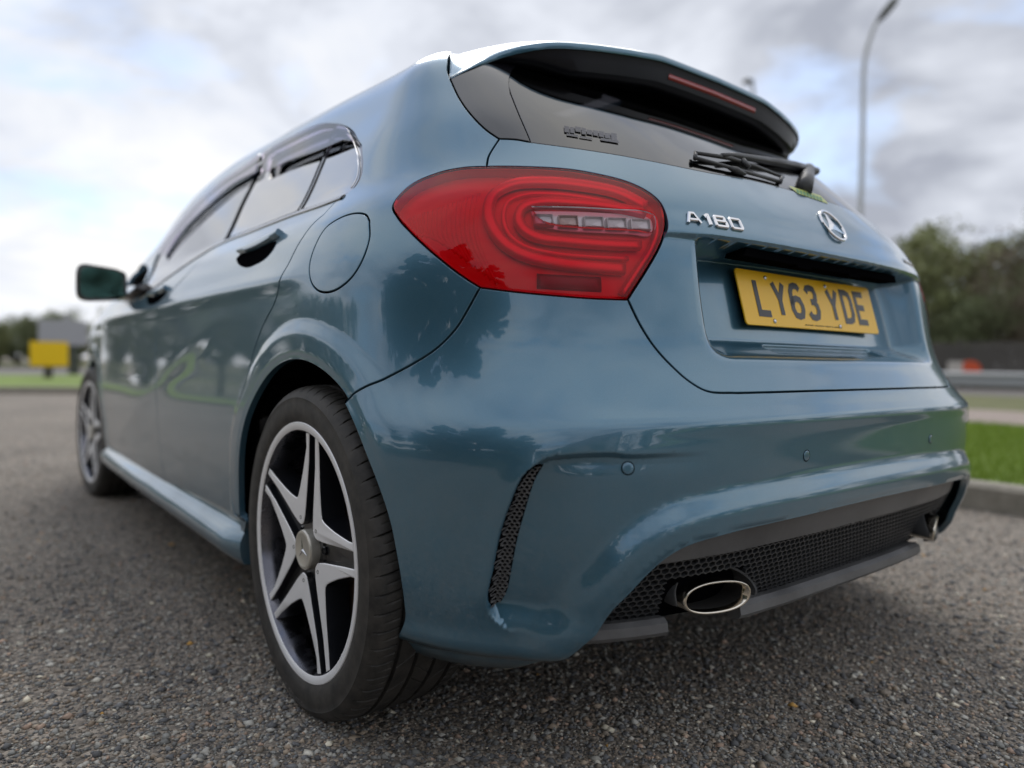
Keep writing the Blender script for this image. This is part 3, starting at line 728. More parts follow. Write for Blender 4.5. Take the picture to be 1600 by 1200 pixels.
lamp_paths = dict(
    outer=(CR4([(1235, 225), (1120, 165), (960, 132), (800, 118), (670, 128), (590, 170), (563, 240), (585, 320), (640, 390), (730, 440), (860, 470), (1000, 487), (1150, 498)]), .0105, -.006),
    inner=(CR4([(1235, 262), (1080, 228), (930, 212), (790, 208), (715, 230), (693, 272), (715, 325), (780, 362), (900, 378), (1060, 392), (1215, 398)]), .0085, -.005),
    mid=(CR4([(1180, 225), (1000, 182), (850, 162), (720, 165), (650, 195), (628, 255), (650, 335), (720, 392), (850, 425), (1000, 440), (1170, 450)]), .0045, -.013),
    edge=(CR4([(1272, 270), (1286, 330), (1262, 410), (1200, 510), (1140, 605)]), .0042, -.008))
for sgn in (-1, 1):
    tl = bpy.data.objects.new('tail_lamp', None); COL.objects.link(tl); tl.parent = car
    for arr in (lens, clens, bowl, rimp, cback, wallp): arr[0 if sgn < 0 else 1].parent = tl
    for k, (pp, wd, hh) in lamp_paths.items():
        v, f = ribbon_vf(on_(pp), wd, hh, .010, -sgn); mesh_obj('light_guide', v, f, M['guide_red'], tl)
    # ribs in the outer bowl
    vf = []
    for k in range(15):
        t = k/14; a = np.array(CR4([(520-k*22, 150+k*8), (505-k*20, 330+k*1), (600-k*26, 560-k*20)])); a2 = on_(a)
        vf.append(ribbon_vf(a2, .0040, -.019, .006, -sgn))
    v, f = merge(vf); mesh_obj('reflector_ribs', v, f, M['reflector_red'], tl)['kind'] = 'stuff'
    # five cells of the reversing lamp
    cx = [790, 895, 1003, 1100, 1200]
    for k in range(5):
        x = cx[k]; y = 284+k*5.5; hw = 41; x += 8; y += 7; q = resample(on_(CR4([(x-hw, y-22), (x+hw, y-20), (x+hw+4, y+24), (x-hw+4, y+22)])), .004)
        c = q.mean(0); ri = []
        for sc, h in ((1.06, -.012), (1.0, -.005), (.90, -.004), (.84, -.010), (.0, -.013)): ri.append(surf(c+(q-c)*sc, h, -sgn))
        n = len(q); V = np.concatenate(ri); F_ = [(a*n+i, a*n+(i+1) % n, (a+1)*n+(i+1) % n, (a+1)*n+i) for a in range(4) for i in range(n)]
        o = mesh_obj('reflector_cell', V, F_, M['lamp_back'] if k != 1 else mat('lamp_warm', (.62, .45, .40), .3, .2, .3), tl); autosmooth(o, 40)
    v, f = ribbon_vf(on_(CR4([(775, 545), (900, 552), (1055, 560)])), .014, -.016, .010, -sgn); mesh_obj('rear_reflector', v, f, mat('dark_red', (.25, .004, .01), .3, 0, .5) if sgn < 0 else bpy.data.materials['dark_red'], tl)

# ------------------------------------------------------------------ glyph strokes: lists of polylines in a unit box (w x 1)
GL = {
 'L': (.55, [[(0, 1), (0, 0), (.55, 0)]]),
 'Y': (.63, [[(0, 1), (.315, .48), (.63, 1)], [(.315, .48), (.315, 0)]]),
 '6': (.58, [[(.56, .88), (.46, .98), (.30, 1), (.12, .95), (.02, .78), (0, .5), (0, .22), (.10, .04), (.29, 0), (.48, .04), (.58, .22), (.58, .36), (.48, .54), (.29, .58), (.10, .54), (.0, .36)]]),
 '3': (.55, [[(0, .84), (.10, .97), (.28, 1), (.46, .96), (.53, .80), (.49, .62), (.38, .53), (.20, .52)], [(.38, .53), (.52, .42), (.55, .24), (.47, .06), (.28, 0), (.10, .03), (0, .16)]]),
 'D': (.58, [[(0, 0), (0, 1), (.28, 1), (.48, .94), (.58, .75), (.58, .25), (.48, .06), (.28, 0), (0, 0)]]),
 'E': (.52, [[(.52, 1), (0, 1), (0, 0), (.52, 0)], [(0, .52), (.46, .52)]]),
 'A': (1.2, [[(0, 0), (.42, 1), (.78, 1), (1.2, 0)], [(.24, .34), (.96, .34)]]),
 '1': (.5, [[(0, .80), (.32, 1), (.42, 1), (.42, 0)]]),
 '8': (1.15, [[(.12, 1), (1.0, 1), (1.08, .9), (1.08, .62), (1.0, .54), (.12, .54), (.05, .62), (.05, .9), (.12, 1)], [(.05, .54), (0, .45), (0, .10), (.08, 0), (1.07, 0), (1.15, .10), (1.15, .45), (1.08, .54)]]),
 '0': (1.15, [[(.10, 1), (1.05, 1), (1.15, .88), (1.15, .12), (1.05, 0), (.10, 0), (0, .12), (0, .88), (.10, 1)]]),
}
def stroke_vf(poly, hw, tofn, th, bev=.0):
    p = np.asarray(poly, float); closed = np.linalg.norm(p[0]-p[-1]) < 1e-9
    if closed: p = p[:-1]
    n = len(p); Lf, Rt = [], []
    for i in range(n):
        a = p[(i-1) % n] if (closed or i > 0) else None; b = p[(i+1) % n] if (closed or i < n-1) else None
        d1 = (p[i]-a)/np.linalg.norm(p[i]-a) if a is not None else None; d2 = (b-p[i])/np.linalg.norm(b-p[i]) if b is not None else None
        if d1 is None: d1 = d2
        if d2 is None: d2 = d1
        n1 = np.array([-d1[1], d1[0]]); n2 = np.array([-d2[1], d2[0]]); m = n1+n2; m /= np.linalg.norm(m); k = hw/max(.5, m@n1)
        Lf.append(p[i]+m*k); Rt.append(p[i]-m*k)
    Lf, Rt = np.array(Lf), np.array(Rt); c = (Lf+Rt)/2; s_ = 1-bev
    V = [tofn(q[0], q[1], h) for ring, h in ((Lf, 0), (c+(Lf-c)*1, th*.6), (c+(Lf-c)*s_, th), (c+(Rt-c)*s_, th), (c+(Rt-c)*1, th*.6), (Rt, 0)) for q in ring]
    m = n if closed else n-1
    F_ = [(k*n+i, k*n+(i+1) % n, (k+1)*n+(i+1) % n, (k+1)*n+i) for k in range(5) for i in range(m)]
    if not closed: F_ += [tuple(k*n for k in range(6))[::-1], tuple(k*n+n-1 for k in range(6))]
    return V, F_
# ------------------------------------------------------------------ number plate
PT = .27
PU = np.array([0, math.sin(PT), math.cos(PT)]); PR = np.array([1., 0, 0]); PN = np.array([0, -math.cos(PT), math.sin(PT)]); PC = np.array([0, .1918, .8082])
def rrect(w_, h_, r, n=6):
    out = []
    for cx_, cy_, a0 in ((w_/2-r, h_/2-r, 0), (-w_/2+r, h_/2-r, 90), (-w_/2+r, -h_/2+r, 180), (w_/2-r, -h_/2+r, 270)):
        for k in range(n+1):
            a = math.radians(a0+90*k/n); out.append((cx_+r*math.cos(a), cy_+r*math.sin(a)))
    return out
v, f = prism_vf(rrect(.52, .111, .008), PC, PR, PU, PN, -.003, .0, .0008); plate = mesh_obj('number_plate', v, f, M['yellow'], car); autosmooth(plate, 30)
v, f = prism_vf(rrect(.50, .090, .006), PC, PR, PU, PN, -.012, -.0035); mesh_obj('plate_bracket', v, f, M['gap_black'], car, False)
txt = 'LY63 YDE'; H = .079; SW = .0068; xcur = -.2135
for ci, ch in enumerate(txt):
    if ch == ' ': xcur += .026; continue
    wd, st = GL[ch]; sx = (.050-2*SW)/wd; hs = H-2*SW
    vf = []
    for si, poly in enumerate(st):
        pl = [(xcur+SW+x*sx, -H/2+SW+y*hs) for x, y in poly]
        vf.append(stroke_vf(pl, SW, lambda a, b, h, k=si: PC+PR*a+PU*(b+.002)+PN*(h+.0002+.00015*k), .0005))
    v, f = merge(vf); mesh_obj('letter', v, f, M['plate_black'], plate, False)
    xcur += .0605
vf = []
for k in range(44):
    if k in (10, 22, 30, 33): continue
    x = -.055+k*.0034; hh = .0022 if k % 3 else .0017
    vf.append(box_vf(PC+PR*x+PU*(-.0475)+PN*.0003, (.0020, .0005, hh)))
v, f = merge(vf); mesh_obj('small_print', v, f, M['plate_black'], plate, False)['kind'] = 'stuff'
for (sx, sz) in ((-.165, .043), (-.165, -.045), (.06, .043), (.085, -.045)):
    v, f = lathe_vf([(0, .0045), (.0015, .0042), (.0026, .003), (.003, 0.0001)], 14, 'z'); R_ = np.stack([PR, PU, PN], 1); v = v@R_.T+PC+PR*sx+PU*sz+PN*.0002
    mesh_obj('screw_cap', v, f, M['lamp_silver'], plate)
v, f = merge([prism_vf([(-.30, 0), (.30, 0), (.29, .016), (-.29, .016)], (0, .200, .8735), (1, 0, 0), (0, 0, 1), (0, -1, 0), .0, .040, .002), box_vf((-.10, .168, .872), (.05, .02, .006)), box_vf((.10, .168, .872), (.05, .02, .006))]); mesh_obj('plate_lamp_housing', v, f, M['gap_black'], car, False)
# ------------------------------------------------------------------ badges
def frameP(s, v, f=ft): return frame(s, v, f)
bs, bv = on(1071, 352); H = .0235
xc = 0
vchr = []
badge = bpy.data.objects.new('model_badge', None); COL.objects.link(badge); badge.parent = car
b_end = on(1163, 357)
slope = (b_end[1]-bv)/(b_end[0]-bs)
scale = .0215
for ch, adv in (('A', 1.62), ('1', .95), ('8', 1.55), ('0', 1.5)):
    wd, st = GL[ch]; vf = []
    P, t, u, n = frameP(bs+xc*scale, bv)
    k_ = 1.0
    for si, poly in enumerate(st):
        vf.append(stroke_vf([(x*scale, y*scale) for x, y in poly], .0029 if ch != '1' else .0036, lambda a, b, h: P+t*(a)+u*(b-.0+a*0+b*0)+n*h, .0042+.0002*si, .35))
    v, f = merge(vf); mesh_obj('letter', v, f, M['chrome'], badge, False); xc += adv
# star emblem
P, t, u, n = frame(.018, on(1303, 354)[1], ft); P = P-n*.0012
RS = .0375
ring = [P+RS*(t*math.cos(a)+u*math.sin(a))+n*.003 for a in np.linspace(0, 2*PI, 64, endpoint=False)]
v1 = tube_vf(ring, .0034, 8, closed=True, flat=.9)
vf = [v1]
for k in range(3):
    a = math.radians(90+120*k); d = t*math.cos(a)+u*math.sin(a); e_ = -t*math.sin(a)+u*math.cos(a)
    c = P+n*.0065; b0 = P+n*.001
    pts = [c, b0+d*(RS-.001)+n*.002, P+n*.001+(d*.5+e_*.866)*.0085, P+n*.001+(d*.5-e_*.866)*.0085]
    vf.append((np.array(pts), [(0, 2, 1), (0, 1, 3), (1, 2, 3)]))
v, f = merge(vf); em = mesh_obj('star_emblem', v, f, M['chrome'], car); autosmooth(em, 25)
# line badge on the right of the lid
bc = bpy.data.curves.new('right_badge', 'FONT'); bc.body = 'BlueEFFICIENCY'; bc.size = .0155; bc.extrude = .0012; bc.offset = .0003
P, t, u, n = frame(.335, .925, ft)
bo = bpy.data.objects.new('tmp', bc); COL.objects.link(bo); bpy.context.view_layer.update()
me = bpy.data.meshes.new_from_object(bo.evaluated_get(bpy.context.evaluated_depsgraph_get())); bpy.data.objects.remove(bo)
co = np.zeros(len(me.vertices)*3); me.vertices.foreach_get('co', co); co = co.reshape(-1, 3)
w3 = []
for a, b, h in co:
    q, tt, uu, nn = P, t, u, n
    w3.append((a, b, h))
w3 = np.array(w3); ss = .335+w3[:, 0]*.85; Pp = ft(ss, np.full(len(ss), .925)); 
Pp = Pp+u*w3[:, 1:2]+bnorm(ss, np.full(len(ss), .925), ft, 1e-3)*(w3[:, 2:3]+.0013)
me.vertices.foreach_set('co', Pp.ravel()); me.update(); me.name = 'right_badge'; link('line_badge', me, car, M['chrome'])
# ------------------------------------------------------------------ parking sensors
for (s_, v_) in (on(985, 733), on(1260, 712)):
    for sg in (-1, 1):
        P, t, u, n = frame(s_*-sg if sg > 0 else s_, v_)
        if sg > 0: P, t, u, n = frame(-s_, v_)
        else: P, t, u, n = frame(s_, v_)
        R_ = np.stack([t, u, n], 1)
        v, f = lathe_vf([(.0004, .0103), (.0007, .0098), (.0004, .0090)], 36, 'z'); o = mesh_obj('parking_sensor', v@R_.T+P, f, M['gap_black'], car)
        v, f = lathe_vf([(.0, .0090), (.0008, .0088), (.0011, .0082), (.0013, .004), (.0013, .0001)], 36, 'z'); mesh_obj('sensor_face', v@R_.T+P, f, P_, o)
# ------------------------------------------------------------------ side windows
b1 = on_([(463, 329), (490, 276), (524, 195)]); b2 = on_([(343, 383), (376, 318), (417, 238)])
W = cat(c_win_l, c_win_t[::-1])      # closed outline
def near_i(loop, p): return int(np.argmin(np.linalg.norm(np.asarray(loop)-np.asarray(p), axis=1)))
l1, l2 = near_i(c_win_l, b1[0]), near_i(c_win_l, b2[0]); t1, t2 = near_i(c_win_t, b1[-1]), near_i(c_win_t, b2[-1])
panes = [(cat(c_win_l[:l1+1], smooth(b1), c_win_t[:t1+1][::-1]), M['privacy_side'], 'quarter_window'),
         (cat(c_win_l[l1:l2+1], smooth(b2), c_win_t[t1:t2+1][::-1], smooth(b1)[::-1]), M['privacy_side'], 'rear_side_window'),
         (cat(c_win_l[l2:], c_win_t[t2:][::-1], smooth(b2)[::-1]), M['sideglass'], 'front_side_window')]
for lp, m_, nm in panes:
    lp = resample(lp, .008)
    i1 = inset(lp, .010); i0 = inset(lp, .001)
    panel('window_seal', [i0, i1], .02, M['gloss_black'] if 'quarter' in nm else M['gap_black'], car, off=-.003, gap=0, depth=.012, mirror=True)
    panel(nm, [inset(lp, .008)], .03, m_, car, off=-.006, gap=0, depth=.002, mirror=True)
# bright bead along the rear edge of the window
q = smooth(on_([(540, 207), (551, 222), (557, 245), (558, 262), (555, 278), (547, 292)]))
v, f = tube_vf(surf(q, -.003), .0015, 6); o = mesh_obj('window_bead', v, f, M['lamp_silver'], car); mirror_obj(o)
# waist moulding under the windows
q = c_win_l+np.array([0, -.006]); v, f = ribbon_vf(q[::4], .006, .003, .006); o = mesh_obj('waist_moulding', v, f, M['gloss_black'], car); mirror_obj(o)
# smoked acrylic wind deflectors
rv = cat(smooth(on_([(556, 224), (545, 202), (525, 196), (499, 198), (450, 221), (414, 241)])), smooth(on_([(412, 274), (450, 257), (502, 239), (540, 223)])))
panel('wind_deflector', [rv], .02, M['visor'], car, off=.009, gap=0, depth=.003, mirror=True)
fv = cat(smooth(on_([(409, 243), (386, 261), (349, 285), (311, 318), (277, 356), (250, 395)])), smooth(on_([(254, 402), (285, 366), (330, 322), (368, 290), (404, 272)])))
panel('wind_deflector', [fv], .02, M['visor'], car, off=.010, gap=0, depth=.003, mirror=True)
# ------------------------------------------------------------------ door handles
for pts in ([(371, 404), (374, 412), (385, 417), (400, 412), (414, 403), (425, 390), (430, 380), (412, 385), (392, 392), (377, 398), (371, 404)], [(231, 463), (232, 472), (240, 476), (250, 470), (258, 461), (259, 455), (248, 457), (236, 459), (231, 463)]):
    lp = smooth(on_(pts), 5)[:-1]
    c = lp.mean(0); n = len(lp); V = np.concatenate([surf(c+(lp-c)*k, h) for k, h in ((1.06, .0012), (.98, .0016), (.80, .0016), (.0, .0016))]); 
    F_ = [(k*n+i, k*n+(i+1) % n, (k+1)*n+(i+1) % n, (k+1)*n+i) for k in range(3) for i in range(n)]
    o = mesh_obj('handle_shade_patch', V, F_, M['gap_black'], car); mirror_obj(o)  # flat black patch on the door skin, painting the shade of the handle cup
    lo, hi = lp[:, 0].min(), lp[:, 0].max(); vc = c[1]+.012
    vc += .010; g = [(lo-.01, vc-.010), (lo+.03, vc-.002), (.5*(lo+hi), vc+.003), (hi-.02, vc+.004), (hi+.03, vc-.001)]
    a = smooth(g, 6); t_ = np.linspace(0, 1, len(a)); h_ = .017*np.sin(PI*np.clip(t_, .04, .96))**.5
    px0, px1 = (378, 440) if pts[0][0] > 300 else (236, 262); py0, py1 = (394, 366) if pts[0][0] > 300 else (461, 450)
    hp_ = on_([(px0+(px1-px0)*t_, py0+(py1-py0)*t_+1.5*math.sin(PI*t_)) for t_ in (0, .25, .5, .75, 1)]); v, f = ribbon_vf(hp_, .0115*np.sin(PI*np.linspace(.10, .90, 25))**.5, .014, .014); o = mesh_obj('door_handle', v, f, P_, car); autosmooth(o, 60); mirror_obj(o)
# ------------------------------------------------------------------ door mirror
def mirror_unit():
    yM = 2.62; pL = at(119, 442, 1, yM); pR = at(199, 445, 1, yM); zT = at(160, 415, 1, yM)[2]; zB = at(160, 470, 1, yM)[2]
    cx_, hw = (pL[0]+pR[0])/2, abs(pR[0]-pL[0])/2; cz, hh = (zT+zB)/2, (zT-zB)/2; print('mirror', pL, pR, zT, zB)
    prof = [(0., .96), (.004, 1.), (.03, 1.), (.07, .93), (.105, .75), (.125, .45), (.13, .05)]
    V = []; n = 40
    for d, k in prof:
        for i in range(n):
            a = 2*PI*i/n; c_, s_ = math.cos(a), math.sin(a); e = .45; V.append((cx_+hw*k*np.sign(c_)*abs(c_)**e, yM+d-.06*(c_ > 0)*0, cz+hh*k*np.sign(s_)*abs(s_)**e*(1-.12*np.sign(c_)*abs(c_)**e)))
    F_ = [(k*n+i, k*n+(i+1) % n, (k+1)*n+(i+1) % n, (k+1)*n+i) for k in range(len(prof)-1) for i in range(n)]
    V += [(x, yM+.002, z) for x, y, z in V[:n]]; F_.append(tuple(range(len(V)-n, len(V))))
    o = mesh_obj('door_mirror', V, F_, M['gloss_black'], car); autosmooth(o, 40)
    V2 = [(cx_+(x-cx_)*.88, yM-.004-(x-cx_)*.05, cz+(z-cz)*.86) for x, y, z in V[:n]]; g = mesh_obj('mirror_glass', V2, [tuple(range(n))[::-1]], M['mirror'], o, False)
    e0 = np.array([pR[0]-.02, yM+.05, zB+.02]); e1 = surf([on(226, 452)], .0)[0]; v, f = tube_vf([e0, e0*.6+e1*.4-np.array([0, 0, .012]), e1], [.022, .02, .03], 10, flat=.7); a_ = mesh_obj('mirror_arm', v, f, M['gloss_black'], o)
    return o, g, a_
mo, mg, ma = mirror_unit()
m2 = mirror_obj(mo); g2 = mirror_obj(mg, 'mirror_glass'); g2.parent = m2; a2 = mirror_obj(ma, 'mirror_arm'); a2.parent = m2
# ------------------------------------------------------------------ roof spoiler
lip_px = [(704, 124, None), (728, 112, None), (755, 101, .0), (797, 87, .563), (823, 81, .535), (860, 76, .505), (900, 77, .481), (950, 82, .462), (1000, 89.5, .449), (1040, 98, .443)]
LP = []
for px_, py_, y_ in lip_px:
    LP.append(base(*on(px_, py_)) if y_ in (None, .0) else at(px_, py_, 1, y_))
LP = np.array(LP); LP = np.vstack([LP, [0, .440, LP[-1][2]+.002]]); print('lip', np.round(LP, 3))
xs_ = -LP[:, 0]; o_ = np.argsort(xs_); ly, lz = pchip(xs_[o_], LP[o_, 1]), pchip(xs_[o_], LP[o_, 2]); XM = xs_.max()
e_px = on(700, 98); E0 = [base(*WT), base(*e_px), base(-.93, 1.43), base(-1.05, 1.47), base(-1.19, 1.502)]+[base(-1.26, q_) for q_ in (1.51, 1.55, 1.62, 1.72, 1.85, 1.945)]
E0 = np.array(E0); E0[-1, 0] = 0; ex_ = -E0[:, 0]; o_ = np.argsort(ex_); ey_, ez_ = pchip(ex_[o_], E0[o_, 1]), pchip(ex_[o_], E0[o_, 2])
xs_ = np.concatenate([np.linspace(0, .50, 30), np.linspace(.51, XM, 22)])
NT = 14; V = []; 
for x in xs_:
    t_ = x/XM; Lp = np.array([-x, ly(x), lz(x)]); xe = x*(.90+.04*t_) ; xe = min(xe, ex_.max()) if x < XM-.001 else ex_.max()
    Ep = np.array([-xe, ey_(xe)+.004, ez_(xe)-.001])
    th = .0145*(1-.75*sstep(.80, 1., t_)); rw_ = []
    Tp = Lp+np.array([0, .003, th])
    rw_ += [Lp, Lp+np.array([0, -.002, th*.35]), Lp+np.array([0, -.001, th*.75]), Tp]
    dd_ = Ep-Tp; up = max(0., .022*(1-t_**6)+.0)
    for k in range(1, NT): 
        q = k/(NT-1); p = Tp+dd_*q; p = p+np.array([0, 0, up*math.sin(PI*q)*(1-.3*q)]); rw_.append(p)
    V.append(rw_)
V = np.array(V); ns, nr = V.shape[:2]; full_ = np.concatenate([V[::-1], V[1:]*np.array([-1, 1, 1])]); ns = len(full_)
F_ = [(i*nr+j, (i+1)*nr+j, (i+1)*nr+j+1, i*nr+j+1) for i in range(ns-1) for j in range(nr-1)]
o = mesh_obj('roof_spoiler', full_.reshape(-1, 3), F_, P_, car); autosmooth(o, 70); spoiler = o
U = []
for x in xs_:
    t_ = x/XM; k = 1-sstep(.62, .86, t_); Lp = np.array([-x, ly(x), lz(x)+.001])
    U.append([Lp+np.array([0, .002, .004]), Lp+np.array([0, .004, -.001]), Lp+np.array([0, .007, -.016*k-.002]), Lp+np.array([0, .012, -.036*k-.004]), Lp+np.array([0, .022, -.041*k-.006]), Lp+np.array([0, .05, -.038*k-.008]), Lp+np.array([0.0, .12, -.03])])
U = np.array(U); nr = U.shape[1]; fu = np.concatenate([U[::-1], U[1:]*np.array([-1, 1, 1])]); ns = len(fu)
F_ = [(i*nr+j, i*nr+j+1, (i+1)*nr+j+1, (i+1)*nr+j) for i in range(ns-1) for j in range(nr-1)]
o = mesh_obj('spoiler_underside', fu.reshape(-1, 3), F_, mat('underside_black', (.008, .009, .014), .32, 0, 0, spec=.25), spoiler); autosmooth(o, 40)
xb = np.linspace(-.165, .165, 24); V = []
for x in xb: V += [(x, ly(abs(x))+.0095-.004, lz(abs(x))-.0175), (x, ly(abs(x))+.0125-.004, lz(abs(x))-.0285)]
V += [(x, y+.01, z) for x, y, z in V]; m_ = len(xb)*2
F_ = [(2*i, 2*i+1, 2*i+3, 2*i+2) for i in range(len(xb)-1)]+[(2*i, 2*i+2, m_+2*i+2, m_+2*i) for i in range(len(xb)-1)]+[(2*i+1, m_+2*i+1, m_+2*i+3, 2*i+3) for i in range(len(xb)-1)]
mesh_obj('brake_light', V, F_, mat('brake_red', (.30, .015, .02), .2, 0, .6), spoiler)
# ------------------------------------------------------------------ rear wiper
def gl(px_, py_, h):
    p = base(*on(px_, py_)); d = (p-CAM)@CF; return at_depth(px_, py_, d-h)
wp = bpy.data.objects.new('rear_wiper', None); COL.objects.link(wp); wp.parent = car
v1 = tube_vf([gl(1272, 268, .055), gl(1240, 259, .055), (gl(1190, 250, .05)), gl(1150, 243, .045), gl(1128, 243, .04)], [.0150, .0135, .0105, .008, .0062], 10, flat=.75)
v, f = merge([v1]); mesh_obj('wiper_arm', v, f, M['black_plastic'], wp)
A_, B_ = gl(1256, 278, .055), gl(1250, 290, .0)
v, f = tube_vf([gl(1262, 266, .06), gl(1260, 283, .045), gl(1256, 297, .0)], [.0175, .0165, .018], 12); mesh_obj('wiper_hub', v, f, M['black_plastic'], wp)
v, f = merge([tube_vf([gl(1087, 239, .03), gl(1140, 247, .032), gl(1180, 260, .032), gl(1224, 277, .03)], [.0035, .0048, .0045, .0035], 8), tube_vf([gl(1087, 247, .02), gl(1120, 256, .02), gl(1170, 270, .02), gl(1220, 284, .02)], .0038, 8),
              tube_vf([gl(1137, 261, .018), gl(1150, 266, .018), gl(1165, 272, .018)], [.003, .0075, .003], 8), tube_vf([gl(1087, 238, .028), gl(1086, 248, .02)], .004, 8), tube_vf([gl(1222, 276, .03), gl(1219, 285, .02)], .0045, 8), tube_vf([gl(1160, 250, .05), gl(1170, 262, .03)], .006, 8)])
mesh_obj('wiper_blade', v, f, M['black_plastic'], wp)
# ------------------------------------------------------------------ stickers on the rear window
def decal(name, pts, m_, off=.0012):
    q = on_(pts); V = surf(q, off); return mesh_obj(name, V, [tuple(range(len(pts)))], m_, car, False)
decal('yellow_sticker', [(1232, 291), (1246, 303), (1294, 319), (1281, 306)], mat('yellow_sticker', (.55, .60, .18), .4))
gs = mat('green_print', (.12, .30, .16), .5)
vf = []
for k in range(8):
    x = 1243+k*5.2; q = on_([(x, 296+k*1.75), (x+3.4, 297.2+k*1.75), (x+5.2, 303.2+k*1.72), (x+1.8, 302+k*1.72)]); vf.append((surf(q, .0016), [(0, 1, 2, 3)]))
v, f = merge(vf); mesh_obj('sticker_print', v, f, gs, car, False)['kind'] = 'stuff'
ds = mat('dark_sticker', (.025, .028, .05), .25)
vf = []
for k, (a, b, c_, d_) in enumerate([(881, 197, 8, 10), (890, 199, 7, 9), (898, 198, 9, 8), (908, 200, 7, 10), (916, 203, 9, 7), (926, 204, 8, 8), (935, 205, 8, 9), (944, 208, 9, 8), (954, 208, 9, 12), (885, 209, 18, 3), (905, 213, 20, 2.5), (938, 216, 28, 4)]):
    q = on_([(a, b), (a+c_, b+c_*.16), (a+c_+1, b+d_+c_*.16), (a+1, b+d_)]); vf.append((surf(q, .0010), [(0, 1, 2, 3)]))
v, f = merge(vf); mesh_obj('dark_sticker', v, f, ds, car, False)['kind'] = 'stuff'
# ------------------------------------------------------------------ honeycomb inserts
def honeycomb(name, inside_fn, s0, s1, v0, v1, cw, ch, off, dep, thk, parent):
    vf = []; V = []; F_ = []
    ny = int((v1-v0)/(ch*.75))+2; nx = int((s1-s0)/cw)+2; seen = set()
    pts = []; segs = []
    for j in range(ny):
        for i in range(nx):
            cx_ = s0+(i+.5*(j % 2))*cw; cy_ = v0+j*ch*.75
            c = [(cx_+cw*.5*math.cos(math.radians(a))*1.1547, cy_+ch*.5*math.sin(math.radians(a))) for a in (90, 150, 210, 270)]
            hx = [(cx_, cy_+ch*.5), (cx_-cw/2, cy_+ch*.25), (cx_-cw/2, cy_-ch*.25), (cx_, cy_-ch*.5)]
            for a, b in zip(hx[:-1], hx[1:]): segs.append((a, b))
    segs = np.array(segs); mid = segs.mean(1); ok = inside_fn(mid[:, 0], mid[:, 1]); segs = segs[ok]
    A, B = segs[:, 0], segs[:, 1]; t = B-A; t /= np.linalg.norm(t, axis=1)[:, None]; n = np.stack([-t[:, 1], t[:, 0]], 1)*thk/2
    A = A-t*thk*.4; B = B+t*thk*.4
    cor = np.stack([A+n, B+n, B-n, A-n], 1).reshape(-1, 2)
    P = full(cor[:, 0], cor[:, 1]); Nn = bnorm(cor[:, 0], cor[:, 1], base, 1e-3)
    o_ = off(cor[:, 0], cor[:, 1]) if callable(off) else off
    top = P+Nn*np.reshape(o_, (-1, 1)) if callable(off) else P+Nn*o_; bot = top-Nn*dep
    m_ = len(segs); V = np.concatenate([top, bot]); o4 = 4*m_
    for k in range(m_):
        a = 4*k; F_ += [(a, a+1, a+2, a+3), (a, a+o4, a+1+o4, a+1), (a+1, a+1+o4, a+2+o4, a+2), (a+2, a+2+o4, a+3+o4, a+3), (a+3, a+3+o4, a+o4, a)]
    o = mesh_obj(name, V, F_, M['black_plastic'], parent, False); o['kind'] = 'stuff'; return o
vent_loop = cat(smooth(VL), smooth(VR)[::-1])
vent_loop[:, 0] = vent_loop[:, 0]
vb = panel('side_intake', [inset(resample(vent_loop, .006), -.0005)], .006, M['gap_black'], car, off=.0006, gap=0, depth=.002, mirror=True)
vin = inset(resample(vent_loop, .004), .0020)
def in_vent(s, v): return inside(np.stack([s, v], 1), [vin])
hv = honeycomb('intake_mesh', in_vent, -.76, -.62, vb_-.01, vt_+.01, .0070, .0076, .0080, .0050, .0016, vb[0]); hv.data.materials.clear(); hv.data.materials.append(M['trim_plastic']); h2 = mirror_obj(hv); h2.parent = vb[1]; h2['kind'] = 'stuff'
# ------------------------------------------------------------------ diffuser
c_band = on_([(1004, 900), (1032, 893), (1090, 883), (1160, 870), (1230, 853), (1300, 836), (1350, 822)]); c_lt = on_([(1150, 941), (1260, 917), (1340, 889)]); c_lb = on_([(1150, 950), (1260, 925), (1340, 897)])
print('band', c_band, 'lip', c_lt, c_lb, on(928, 992), on(1028, 964), on(1028, 974), on(940, 980))
vband = c_band[-1][1]; vlt = .272; vlb = .250
cb_ = cat(smooth(c_band), [(-.12, vband), (0, vband)])
cdx = c_dif[2:]; cdi = inset(np.vstack([cdx, mir(cdx)]), 0)
oB = cb_[np.argsort(-cb_[:, 0])][::-1]; VB = pchip(-cb_[::-1][:, 0]+np.arange(len(cb_))*1e-9, cb_[::-1][:, 1])
def off_band(S, v, P): return -.010-.030*np.clip(1-(v-.25)/.18, 0, 1)
band_half = cat([(0, c_dif[-1][1]-.004)], (c_dif[::-1][1:-2]+np.array([0, -.004])), [(-.60, .232), (-.575, .250), (-.545, .30)], cb_)
fb = lambda s, v: base(s, v)+bnorm(s, v)*off_band(np.abs(s), v, None)[..., None]
panel('diffuser_band', both(band_half), .012, M['trim_plastic'], car, f=fb, gap=0, depth=.02)
mback = cat([(0, vband-.001)], [p+np.array([0, -.001]) for p in cb_[::-1][1:]], [(-.560, .27), (-.572, .243)], [(0, .243)])
fm_ = lambda s, v: base(s, v)+bnorm(s, v)*(off_band(np.abs(s), v, None)-.014)[..., None]
panel('diffuser_back', both(mback), .02, M['gap_black'], car, f=fm_, gap=0, depth=.004)
mb_loop = both(mback)
_fo, full = full, base
hcm = honeycomb('diffuser_mesh', lambda s, v: inside(np.stack([s, v], 1), [mb_loop]) & ~((np.abs(np.abs(s)-.388) < .078) & (v < .335)), -.6, .6, .24, vband+.01, .0135, .0135, lambda s, v: off_band(np.abs(s), v, None)-.004, .009, .0022, car)
full = _fo
